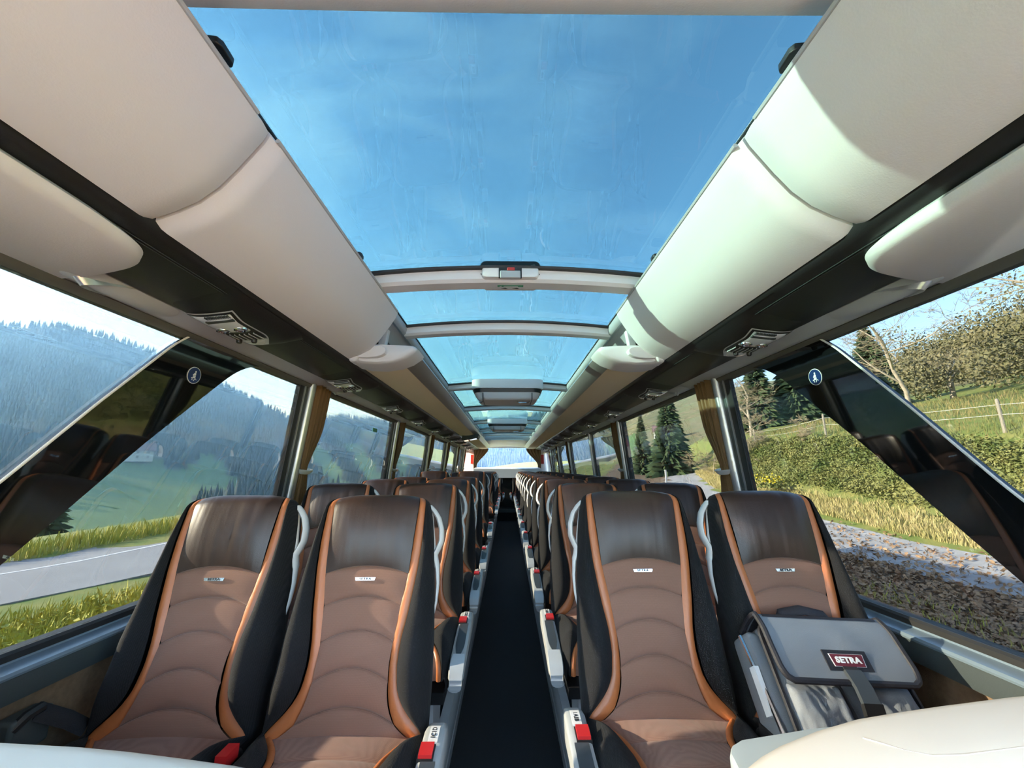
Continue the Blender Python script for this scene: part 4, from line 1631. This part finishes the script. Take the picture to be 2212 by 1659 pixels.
# ================================================================== OUTSIDE
HAZE = 0.0013
M['grass'] = mat('rough meadow grass', (0.111, 0.186, 0.032, 1), 0.95, vary=(1.4, (0.253, 0.246, 0.067, 1), .22), bump=(9, .6, 6))
M['far_grass'] = mat('valley meadow', (0.082, 0.171, 0.044, 1), 0.95, vary=(.02, (0.111, 0.208, 0.060, 1), .2))
M['forest_floor'] = mat('forest floor', (0.030, 0.048, 0.030, 1), 0.95, vary=(.03, (0.060, 0.071, 0.042, 1), .2))
M['soil'] = mat('leafy soil', (0.111, 0.071, 0.044, 1), 0.95, vary=(3, (0.194, 0.141, 0.089, 1), .2), bump=(14, .6, 6))
M['gravel'] = mat('pale gravel', (0.253, 0.260, 0.275, 1), 0.95, vary=(2.2, (0.446, 0.446, 0.454, 1), .25), bump=(30, .5, 6))
M['asphalt'] = mat('grey asphalt', (0.238, 0.246, 0.260, 1), 0.85, vary=(.9, (0.312, 0.320, 0.335, 1), .25), bump=(60, .2))
M['road_paint'] = mat('white road paint', (0.680, 0.680, 0.680, 1), 0.8)
M['ivy'] = mat('ivy leaves', (0.082, 0.127, 0.027, 1), 0.7, vary=(1.1, (0.253, 0.246, 0.082, 1), .2))
M['dry_grass'] = mat('dry pale grass', (0.506, 0.416, 0.208, 1), 0.9, vary=(2, (0.357, 0.327, 0.119, 1), .2))
M['weeds'] = mat('yellow green weeds', (0.33, 0.36, 0.045, 1), 0.85, vary=(1.3, (0.58, 0.50, 0.11, 1), .2))
M['dead_leaf'] = mat('dead leaves', (0.194, 0.111, 0.063, 1), 0.85, vary=(6, (0.446, 0.297, 0.178, 1), .2))
M['bark'] = mat('pale bark', (0.357, 0.297, 0.230, 1), 0.9, bump=(12, .5, 5), vary=(4, (0.506, 0.446, 0.357, 1), .2))
M['twig'] = mat('tan twigs', (0.446, 0.365, 0.238, 1), 0.9, vary=(.6, (0.297, 0.253, 0.164, 1), .2))
M['conifer'] = mat('conifer needles', (0.024, 0.051, 0.021, 1), 0.9, vary=(1.5, (0.052, 0.089, 0.032, 1), .2))
M['autumn'] = mat('olive tan foliage', (0.135, 0.135, 0.062, 1), 0.9, vary=(.22, (0.235, 0.205, 0.115, 1), .16))
M['fir'] = mat('far fir needles', (0.016, 0.032, 0.022, 1), 0.95, vary=(.05, (0.028, 0.050, 0.028, 1), .2))  # darker conifer copy: shade of the unlit mountain side put into the colour
M['pasture'] = mat('mixed pasture grass', (0.115, 0.155, 0.035, 1), 0.9, vary=(.9, (0.30, 0.22, 0.10, 1), .16))
M['brush'] = mat('olive brown hillside', (0.125, 0.155, 0.055, 1), 0.95, vary=(.06, (0.22, 0.17, 0.09, 1), .2), bump=(.25, .8, 6))
M['yellow'] = mat('yellow blossom', (0.65, 0.52, 0.02, 1), 0.7)
M['rust'] = mat('rusty red pole', (0.30, 0.14, 0.09, 1), 0.8)
M['wood'] = mat('weathered wood', (0.30, 0.27, 0.22, 1), 0.9, bump=(20, .4, 4))
M['plaster'] = mat('white plaster', (0.62, 0.62, 0.60, 1), 0.9)
M['roof'] = mat('mauve roof tiles', (0.22, 0.14, 0.14, 1), 0.8)

ELEV = [(-180, .12), (-100, .20), (-60, .225), (-53.4, .222), (-49.9, .240), (-46, .236), (-41.3, .209), (-35.4, .167), (-32.5, .143), (-28.1, .099), (-25, .112), (-22.8, .120), (-19.8, .118), (-15, .105), (-5, .12), (5, .14), (20, .17), (42, .19), (60, .19), (100, .16), (180, .12)]
HILL = [(7.2, 0.0), (8.5, .025), (10, .31), (12, .52), (13.6, .95), (14.4, 1.35), (15.8, 2.75), (17, 3.7), (20, 4.5), (35, 7.0), (50, 10.4), (80, 18.5), (110, 27), (160, 36), (400, 52)]


def road_q(x, y):
    return -.917 * x + .40 * y


def hgt(x, y):
    r = math.hypot(x, y)
    az = math.degrees(math.atan2(x, y))
    z = -1.4 + .075 * max(0, min(y, 60) - 12) * (1 if y > 12 else 0)
    xe = x - max(0, y - 24) * .36 - max(0, -y) * .25
    z += lerp_table(HILL, xe)
    q = road_q(x, y)
    z -= (20 + .075 * max(0, min(y, 60) - 12)) * sstep(q, 19.4, 75)
    if r > 130:
        R = lerp_table(ELEV, az) * 800
        fall = sstep(xe, 20, 140)
        k = min(1.0, (r - 130) / 670)
        if r <= 800:
            z += (R - z * k) * k ** 1.5 if z > 0 else (R + 20) * k ** 1.5
        else:
            z = R - (r - 800) * .05
        z += 6 * noise.noise(Vector((x * .012, y * .012, 3))) * k
    return z


# near ground
def near_ground():
    xs = [-60 + .8 * i for i in range(150)]
    ys = [-24 + .8 * i for i in range(140)]
    V, F, MI = [], [], []
    for y in ys:
        for x in xs:
            z = hgt(x, y) + .05 * noise.noise(Vector((x * .7, y * .7, 0)))
            if -3 < x < 3 and y < 14:
                z = -1.42
            V.append((x, y, z))
    n = len(xs)
    for j in range(len(ys) - 1):
        for i in range(n - 1):
            F.append((j * n + i, j * n + i + 1, (j + 1) * n + i + 1, (j + 1) * n + i))
            x, y = xs[i] + .4, ys[j] + .4
            xe = x - max(0, y - 24) * .36 - max(0, -y) * .25
            if -6.5 < x < 6.5 and y < 2.4:  # unseen pale gravel in front, added to bounce neutral light through the windscreen
                MI.append(2)
            elif 4 < xe < 9.8:
                MI.append(1)
            elif 9.8 <= xe < 12.4:
                MI.append(2)
            else:
                MI.append(0)
    me = bpy.data.meshes.new('ground')
    me.from_pydata(V, [], F)
    for m in ('grass', 'soil', 'gravel'):
        me.materials.append(M[m])
    me.polygons.foreach_set('material_index', MI)
    me.polygons.foreach_set('use_smooth', [True] * len(F))
    return structure(link('ground', me), 'grassy ground, leafy soil and gravel track around the coach', 'ground')


near_ground()


def far_ground():
    V, F, MI = [], [], []
    na = 260
    rs = [42 * (1.075 ** i) for i in range(52)]
    for r in rs:
        for a in range(na):
            t = 2 * PI * a / na
            x, y = r * math.sin(t), r * math.cos(t)
            V.append((x, y, hgt(x, y) - (.6 if r < 85 else 0)))
    for j in range(len(rs) - 1):
        for a in range(na):
            b = (a + 1) % na
            F.append((j * na + a, j * na + b, (j + 1) * na + b, (j + 1) * na + a))
            t = 2 * PI * (a + .5) / na
            az = math.degrees(t) if t < PI else math.degrees(t) - 360
            MI.append(1 if is_meadow(az, rs[j]) else 2 if 7 < az < 120 else 0)
    me = bpy.data.meshes.new('hills')
    me.from_pydata(V, [], F)
    me.materials.append(M['forest_floor'])
    me.materials.append(M['far_grass'])
    me.materials.append(M['brush'])
    me.polygons.foreach_set('material_index', MI)
    me.polygons.foreach_set('use_smooth', [True] * len(F))
    me.flip_normals()
    return structure(link('hills', me), 'wooded hills and valley meadow beyond the road', 'hills')


def is_meadow(az, r):
    w = 3 * math.sin(r * .02) + 2 * math.sin(r * .05 + 1)
    if -47 + w < az < -33 + w and 120 < r < 318 + 30 * math.sin(az):
        return True
    if -27 < az < -14 and 260 < r < 520 and math.sin(az * 1.3 + r * .021) > -.1:
        return True
    if 12 < az < 23 and 150 < r < 420 and math.sin(az * .9 + r * .017) > -.2:
        return True
    if -4 < az < 6 and 200 < r < 330:
        return True
    return False


far_ground()

# ------------------------------------------------------------------ road
def strip(name, center, half, lift, m, label, cat, off=0.0, kind=True):
    rows = []
    for i, (x, y) in enumerate(center):
        a = Vector(center[max(0, i - 1)])
        b = Vector(center[min(len(center) - 1, i + 1)])
        d = (b - a).normalized()
        nrm = Vector((-d.y, d.x))
        row = []
        for k in (-1, -.5, 0, .5, 1):
            p = Vector((x, y)) + nrm * (off + half * k)
            row.append((p.x, p.y, hgt(x, y) + lift))
        rows.append(row)
    low = [[(x, y, z - .25) for x, y, z in r] for r in rows]
    mb = MB()
    full = [r + list(reversed(l)) for r, l in zip(rows, low)]
    mb.grid(full, wrap=True, close_ends=True)
    o = mb.build(name, m, angle=30)
    return structure(o, label, cat)


c = []
for i in range(60):
    t = -18 + i * 1.0
    x, y = -12.3 + .40 * (t - 12) * 1.0, 12.3 + .917 * (t - 12)
    if y > 24:
        k = y - 24
        x += .022 * k * k
    c.append((x, y))
strip('road', c, 3.5, .03, M['asphalt'], 'grey asphalt road curving past the coach', 'road')
strip('road_marking', c, .07, .036, M['road_paint'], 'thin white line painted along the road', 'road marking', off=.05)


# ------------------------------------------------------------------ scattered stuff
def leaves(name, pts, size, m, label, cat, up=None, blade=False, seed=3):
    rr = random.Random(seed)
    V, F = [], []
    for p in pts:
        s = size * (.6 + .8 * rr.random())
        b = len(V)
        if blade:
            a = rr.random() * 2 * PI
            dx, dy = math.cos(a), math.sin(a)
            w = s * .04
            lx, ly = (rr.random() - .5) * s * .7, (rr.random() - .5) * s * .7
            V += [(p[0] - dx * w, p[1] - dy * w, p[2]), (p[0] + dx * w, p[1] + dy * w, p[2]), (p[0] + lx * .4 + dx * w * .7, p[1] + ly * .4 + dy * w * .7, p[2] + s * .6), (p[0] + lx, p[1] + ly, p[2] + s)]
            F += [(b, b + 1, b + 2), (b, b + 2, b + 3)]
        else:
            n = Vector((rr.gauss(0, 1), rr.gauss(0, 1), rr.gauss(0, 1) + (up or 0))).normalized()
            u = n.orthogonal().normalized()
            u = Matrix.Rotation(rr.random() * 6.28, 3, n) @ u
            v = n.cross(u)
            P = Vector(p)
            for q in (-u * s * .5, v * s * .32 + n * s * .12, u * s * .5, -v * s * .32 + n * s * .08):
                V.append(tuple(P + q))
            F.append((b, b + 1, b + 2, b + 3))
    me = bpy.data.meshes.new(name)
    me.from_pydata(V, [], F)
    me.materials.append(m)
    o = link(name, me)
    return tag(o, label, cat, kind='stuff')


rr = random.Random(11)
# ivy bank
pts = []
for i in range(75000):
    y = 2 + 34 * rr.random()
    if y > 30 and rr.random() < .4: continue
    t = rr.random()
    xb = 13.7 + max(0, y - 24) * .36
    bump = .45 * noise.noise(Vector((y * .45, t * 2.2, 1))) + .25 * noise.noise(Vector((y * 1.3, t * 5, 9)))
    x = xb + 2.5 * t - bump * .7
    g = hgt(x, y)
    top = (.62 + .30 * math.sin(PI * min(1, t * 1.05))) * (1 if y < 21 else max(.35, 1 - (y - 21) * .07))
    z = g + max(.05, top * (.55 + .55 * rr.random()) + bump)
    pts.append((x, y, z))
leaves('ivy_bank', pts, .10, M['ivy'], 'thick olive green ivy covering the bank beside the track', 'ivy', up=.6)
# a dark body under the ivy
rows = []
for j in range(70):
    y = 1.5 + .5 * j
    row = []
    for i in range(9):
        t = i / 8
        x = 13.7 + max(0, y - 24) * .36 + 2.5 * t
        top = (.50 + .25 * math.sin(PI * t)) * (1 if y < 21 else max(.3, 1 - (y - 21) * .07)) * math.sin(PI * min(1, .10 + t * .9))
        row.append((x, y, hgt(x, y) + top - .1 + .3 * noise.noise(Vector((y * .45, t * 2.2, 1)))))
    rows.append(row)
tag(MB().grid(rows).build('ivy_undergrowth', M['ivy'], angle=180), 'shaded inner mass of the ivy on the bank', 'ivy', kind='stuff')

pts = [(12.3 + max(0, y - 24) * .36 + 1.7 * rr.random() ** 1.3, y, 0) for y in [2 + 32 * rr.random() for _ in range(24000)]]
leaves('dry_grass', [(x, y, hgt(x, y)) for x, y, _ in pts], .22, M['dry_grass'], 'pale dry grass along the foot of the ivy bank', 'dry grass', blade=True)
pts = [(6.0 + 3.7 * rr.random() + (2.8 * rr.random() if rr.random() < .22 else 0), y) for y in [1 + 19 * rr.random() for _ in range(26000)]]
leaves('leaf_litter', [(x, y, hgt(x, y) + .02 + .10 * rr.random() * max(0, .4 + noise.noise(Vector((x, y, 2))))) for x, y in pts], .11, M['dead_leaf'], 'brown dead leaves lying between the coach and the track', 'leaf litter', up=1.5)
pts = [(5.5 + 3.0 * rr.random(), y) for y in [1 + 10 * rr.random() for _ in range(1500)]]
leaves('tufts_of_grass', [(x, y, hgt(x, y)) for x, y in pts], .16, M['weeds'], 'thin green grass growing through the dead leaves', 'grass', blade=True)
pts = []
for i in range(36000):
    x, y = -4.5 - 9 * rr.random(), 1.5 + 13 * rr.random()
    if 3.4 < road_q(x, y) < 10.6:
        pts.append((x, y, hgt(x, y)))
leaves('verge_weeds', pts, .34, M['weeds'], 'yellow green weeds on the verge between the coach and the road', 'weeds', blade=True)
pts = []
for i in range(26000):
    x, y = -4.5 - 9 * rr.random(), 1.5 + 13 * rr.random()
    if 3.4 < road_q(x, y) < 10.3:
        pts.append((x, y, hgt(x, y) + .08 + .30 * rr.random()))
leaves('verge_leaves', pts, .085, M['weeds'], 'small leafy plants among the verge weeds', 'weeds', up=1)
pts = []
for i in range(9000):
    q = 17.9 + 1.8 * rr.random()
    t = -6 + 36 * rr.random()
    x, y = -.917 * q + .40 * t, .40 * q + .917 * t
    pts.append((x, y, hgt(x, y)))
leaves('roadside_grass', pts, .34, M['weeds'], 'sunlit grass strip along the far edge of the road', 'grass', blade=True)
pts = []
for i in range(14000):
    x, y = 15.6 + 16 * rr.random() ** 1.4, 4 + 26 * rr.random()
    pts.append((x, y, hgt(x, y)))
leaves('pasture_grass', pts, .24, M['pasture'], 'rough pasture grass on the slope above the ivy bank', 'grass', blade=True)

# forests (nobody could count them): firs on the left mountain, leafy wood on the right hill
def fir_forest():
    rr = random.Random(5)
    V, F = [], []
    n = 0
    tries = 0
    while n < 19000 and tries < 110000:
        tries += 1
        az = rr.uniform(-100, 16)
        r = 95 + 730 * rr.random() ** .8
        if is_meadow(az, r): continue
        x, y = r * math.sin(math.radians(az)), r * math.cos(math.radians(az))
        if road_q(x, y) < 32: continue
        z = hgt(x, y)
        s = (5 + 5 * rr.random()) * (.6 if r < 200 else 1)
        if r < 130: s *= .7
        w = s * .2
        b = len(V)
        for k in range(6):
            a = k * PI / 3 + rr.random()
            V.append((x + w * math.cos(a), y + w * math.sin(a), z - 1))
        for k in range(6):
            a = k * PI / 3 + .5
            V.append((x + w * .55 * math.cos(a), y + w * .55 * math.sin(a), z + s * .42 + rr.random() * s * .06))
        V.append((x, y, z + s))
        for k in range(6):
            F.append((b + k, b + (k + 1) % 6, b + 6 + (k + 1) % 6, b + 6 + k))
            F.append((b + 6 + k, b + 6 + (k + 1) % 6, b + 12))
        n += 1
    me = bpy.data.meshes.new('fir_forest')
    me.from_pydata(V, [], F)
    me.materials.append(M['fir'])
    return tag(link('fir_forest', me), 'dark fir forest covering the mountain across the valley', 'forest', kind='stuff')


fir_forest()


def leafy_forest():
    rr = random.Random(8)
    pts = []
    n = 0
    while n < 640:
        x, y = 30 + 120 * rr.random(), -20 + 150 * rr.random()
        xe = x - max(0, y - 24) * .36 - max(0, -y) * .25
        if xe < 27 or xe > 115 or (xe < 34 and y < 19): continue
        h = (6 + 4.5 * rr.random()) * (.50 if xe < 34 else .8 if xe < 45 else 1)
        g = hgt(x, y)
        R = h * .42
        for k in range(850):
            d = Vector((rr.gauss(0, 1), rr.gauss(0, 1), rr.gauss(0, 1))).normalized() * (.55 + .45 * rr.random())
            pts.append((x + d.x * R, y + d.y * R, g + h * .56 + d.z * h * .50))
        n += 1
    return leaves('leafy_wood', pts, .25, M['autumn'], 'olive and tan wood covering the hill above the pasture', 'wood', up=.3)


leafy_forest()


# ------------------------------------------------------------------ single trees
def bare_tree(name, x, y, h, seed, label, cat, group=None, spread=.55, trunk=.022, twig=True, levels=4, first=.32, bend=0.0, mt='bark'):
    rr = random.Random(seed)
    m, m2 = MB(), MB()
    def branch(p, d, L, r, lev):
        n = 4
        pts, rad = [p], [r]
        q = p.copy()
        dd = d.copy()
        for i in range(n):
            dd = (dd + Vector((rr.gauss(0, .16), rr.gauss(0, .16), rr.gauss(0, .10) + .05))).normalized()
            q = q + dd * (L / n)
            pts.append(q.copy())
            rad.append(r * (1 - .6 * (i + 1) / n))
        (m if lev < 2 else m2).tube(pts, rad, 6 if lev < 2 else (4 if lev < 3 else 3), cap=False)
        if lev >= levels: return
        k = 3 + (rr.random() < .6) + (2 if lev == 0 else 0)
        for j in range(k):
            t = first + (1 - first) * (j + rr.random()) / k if lev == 0 else .25 + .75 * (j + rr.random()) / k
            i = min(n - 1, int(t * n))
            base = pts[i].lerp(pts[i + 1], t * n - i)
            side = Vector((rr.gauss(0, 1), rr.gauss(0, 1), rr.gauss(0, .45) + .12)).normalized()
            nd = (dd * (1 - spread) + side * spread * 1.3).normalized()
            branch(base, nd, L * (.48 + .22 * rr.random()), max(.010, rad[i] * .55), lev + 1)
    root = empty(name, (x, y, hgt(x, y) - .15), label=label, cat=cat, group=group)
    branch(Vector((0, 0, 0)), Vector((bend, .0, 1)).normalized(), h * .62, h * trunk, 0)
    m.build('trunk', M[mt], root, angle=180)
    m2.build('branches', M['twig'] if twig else M[mt], root, angle=180)
    return root


bare_tree('bare_tree', 27, 15.5, 13, 3, 'tall bare tree whose branches reach across the blue sky', 'tree', spread=.62, levels=5, trunk=.016, first=.42)
bare_tree('bare_tree', 23.5, 22.5, 9.0, 5, 'bare twiggy tree rising beside the top of the slanting black panel', 'tree', spread=.6, levels=5, trunk=.015)
bare_tree('bare_tree', 35, 30, 5.2, 9, 'small bare tree with a crooked pale trunk on the pasture edge', 'tree', bend=.25, trunk=.040, levels=4, first=.5)
bare_tree('bare_tree', 40, 47.5, 9, 12, 'tree with a thick pale trunk standing beyond the fence post', 'tree', trunk=.075, levels=3, first=.65)
bare_tree('bare_tree', 20.5, 33, 7.5, 15, 'leafless tree with a forked grey trunk in front of the dark firs', 'tree', spread=.6, levels=5, trunk=.016)
bare_tree('bare_tree', 17.2, 30, 6.5, 18, 'pale bare tree next to the rusty pole', 'tree', spread=.62, levels=5, trunk=.013)
bare_tree('bare_shrub', 14.7, 24.0, 3.4, 21, 'pale leafless shrub at the foot of the rusty pole', 'shrub', spread=.72, levels=5, first=.05, trunk=.010, mt='twig')
bare_tree('bare_shrub', 15.6, 26.6, 3.8, 24, 'brown leafless shrub left of the rusty pole', 'shrub', spread=.7, levels=5, first=.05, trunk=.010, mt='twig')
bare_tree('bare_shrub', 16.3, 21.5, 1.7, 27, 'low russet shrub beside the wooden fence post', 'shrub', spread=.75, levels=5, first=.05, trunk=.010, mt='twig')
bare_tree('bare_shrub', 15.0, 29.2, 4.0, 31, 'grey leafless shrub in front of the conifers', 'shrub', spread=.72, levels=5, first=.05, trunk=.010, mt='twig')


def conifer(x, y, h, w, seed, label, group=None, sink=0):
    rr = random.Random(seed)
    root = empty('conifer', (x, y, hgt(x, y) - .1 - sink), label=label, cat='tree', group=group)
    MB().tube([(0, 0, 0), (0, 0, h * .5), (0, 0, h * .97)], [h * .022, h * .014, .01], 7).build('trunk', M['bark'], root)
    V, F = [], []
    n = int(h * 120)
    for i in range(n):
        t = (i + rr.random()) / n
        z = h * (.04 + .95 * t)
        R = w * (1 - t) ** .85 * (.7 + .45 * rr.random()) + .06
        a = rr.random() * 2 * PI
        dx, dy = math.cos(a), math.sin(a)
        b = len(V)
        hw = R * .13 + .04
        V += [(dx * R * .05, dy * R * .05, z), (dx * R * .6 - dy * hw, dy * R * .6 + dx * hw, z - R * .22), (dx * R, dy * R, z - R * .30 + .12 * rr.random()), (dx * R * .6 + dy * hw, dy * R * .6 - dx * hw, z - R * .22), (dx * R * .62, dy * R * .62, z - R * .02)]
        F += [(b, b + 1, b + 4), (b + 1, b + 2, b + 4), (b + 2, b + 3, b + 4), (b + 3, b, b + 4)]
    m = MB()
    m.v, m.f = V, F
    m.build('needles', M['conifer'], root, smooth=False, recalc=False)
    return root


conifer(14.6, 36.0, 6.6, 2.2, 1, 'dense green conifer right of the pair beyond the second right window')
conifer(13.6, 40.0, 6.4, 1.3, 2, 'slim dark conifer beyond the second right window')
conifer(16.9, 41.0, 9.2, 2.4, 3, 'tall conifer behind the dense green one')
for i, (x, y, h, w, lab) in enumerate(((25, 38.5, 8.5, 2.6, 'dark fir nearest the rusty pole on the pasture'), (28.5, 38, 9.5, 2.8, 'tall dark fir in the middle of the row on the pasture'), (32.5, 40, 8.5, 2.8, 'dark fir left of the thick pale trunk'),
                                      (38.5, 40, 10, 3.0, 'dark fir right of the thick pale trunk, half behind the black panel'))):
    conifer(x, y, h, w, 40 + i, lab, 'firs above the pasture')
conifer(-27.5, 25.0, 6.0, 1.8, 60, 'young fir just below the far edge of the road', sink=0)
conifer(-33.5, 26.5, 7.5, 2.2, 61, 'fir below the road near the left slanting panel', sink=0)

# yellow blossom bush
r = empty('yellow_bush', (12.9, 19.7, hgt(12.9, 19.7)), label='small bush with bright yellow flowers on the bank', cat='bush')
rr = random.Random(77)
V, F = [], []
for nm, mt, cnt, s, zz in (('foliage', 'ivy', 260, .14, .55), ('flowers', 'yellow', 150, .10, .85)):
    m = MB()
    for i in range(cnt):
        d = Vector((rr.gauss(0, .38), rr.gauss(0, .38), abs(rr.gauss(0, .22)) + zz * .75))
        n = Vector((rr.gauss(0, 1), rr.gauss(0, 1), rr.gauss(0, 1))).normalized()
        u = n.orthogonal().normalized() * s
        v = n.cross(u)
        m.add([tuple(d - u * .5), tuple(d + v * .4), tuple(d + u * .5), tuple(d - v * .4)], [(0, 1, 2, 3)])
    m.build(nm, M[mt], r, smooth=False, recalc=False)

# fence, poles, markers
FEN = [(17, 20.9), (17.4, 13.6), (17.8, 7.4), (17.6, 28), (19.5, 35)]
for i, (x, y) in enumerate(FEN):
    lab = ('wooden fence post on the crest above the ivy bank', 'fence post half hidden by the slanting black panel', 'nearest fence post above the ivy', 'farther fence post among the bare shrubs', 'farthest fence post near the dark firs')[i]
    o = MB().lathe([(.055, 0), (.05, .60), (.05, 1.28), (.02, 1.32)], 8).build('fence_post', M['wood'])
    o.location = (x, y, hgt(x, y) - .15)
    tag(o, lab, 'fence post', 'pasture fence posts')
m = MB()
fs = sorted(FEN, key=lambda p: p[1])
for hh in (1.05, .70):
    pts = []
    for (xa, ya), (xb, yb) in zip(fs, fs[1:]):
        for k in range(6):
            t = k / 6
            za, zb = hgt(xa, ya) + hh - .1, hgt(xb, yb) + hh - .1
            pts.append((xa + (xb - xa) * t, ya + (yb - ya) * t, za + (zb - za) * t - .12 * math.sin(PI * t)))
    m.tube(pts, .007, 4)
tag(m.build('fence_wire', M['sign_white']), 'pale fence wires strung between the pasture posts', 'fence wire')
o = MB().lathe([(.045, 0), (.045, 5.2), (.01, 5.22)], 8).build('rusty_pole', M['rust'])
o.location = (14.0, 24.9, hgt(14, 24.9) - .3)
tag(o, 'thin rusty red pole at the edge of the bank', 'pole')
o = MB().box(-.06, .06, -.04, .04, 0, 1.1).build('marker_post', M['sign_white'], bevel=.01)
o.location = (11.6, 29.4, hgt(11.6, 29.4) - .1)
tag(o, 'short white roadside marker post beyond the second right window', 'marker post')


def house(x, y, rz, L, W, hh, sc, label, z=None):
    r = empty('farmhouse', (x, y, hgt(x, y) if z is None else z), rz, label=label, cat='house')
    MB().box(-L / 2, L / 2, -W / 2, W / 2, -1, hh).build('walls', M['plaster'], r, smooth=False)
    m = MB()
    e = .8
    m.prism([(-W / 2 - e, hh - .4), (0, hh + W * .36), (W / 2 + e, hh - .4), (W / 2 + e, hh - .1), (0, hh + W * .36 + .35), (-W / 2 - e, hh - .1)], 'x', -L / 2 - e, L / 2 + e)
    m.build('roof', M['roof'], r, smooth=False)
    MB().box(-L * .2 - .4, -L * .2 + .4, -.4, .4, hh, hh + W * .36 + 1.4).build('chimney', M['plaster'], r, smooth=False)
    n = 6
    for k in range(n):
        for row in range(2):
            xx = -L / 2 + L * (k + .5) / n
            MB().box(xx - .5, xx + .5, -W / 2 - .06, -W / 2 + .02, .9 + row * 2.6, 2.2 + row * 2.6).build('window', M['dark_panel'], r, smooth=False)
    return r


house(-212, 222, .75, 26, 11, 5.2, 1, 'long white farmhouse with a mauve roof on the valley meadow')
house(95, 235, -.4, 14, 9, 5.2, 1, 'small white house high on the hill beyond the right windows')

# ------------------------------------------------------------------ haze in the valley
hz = bpy.data.materials.new('valley haze')
hz.use_nodes = True
hz.node_tree.nodes.clear()
vs = hz.node_tree.nodes.new('ShaderNodeVolumeScatter')
vs.inputs['Density'].default_value = HAZE
vs.inputs['Anisotropy'].default_value = 0.25
vs.inputs['Color'].default_value = (0.26, 0.54, 1.0, 1)
ho = hz.node_tree.nodes.new('ShaderNodeOutputMaterial')
hz.node_tree.links.new(vs.outputs[0], ho.inputs['Volume'])
o = MB().prism([(-1100, -300), (-55, -300), (-55, 75), (30, 75), (30, 1000), (-1100, 1000)], 'z', -45, 150).build('valley_haze', hz, smooth=False)
tag(o, 'blue haze hanging over the valley in front of the mountain', 'haze', kind='stuff')
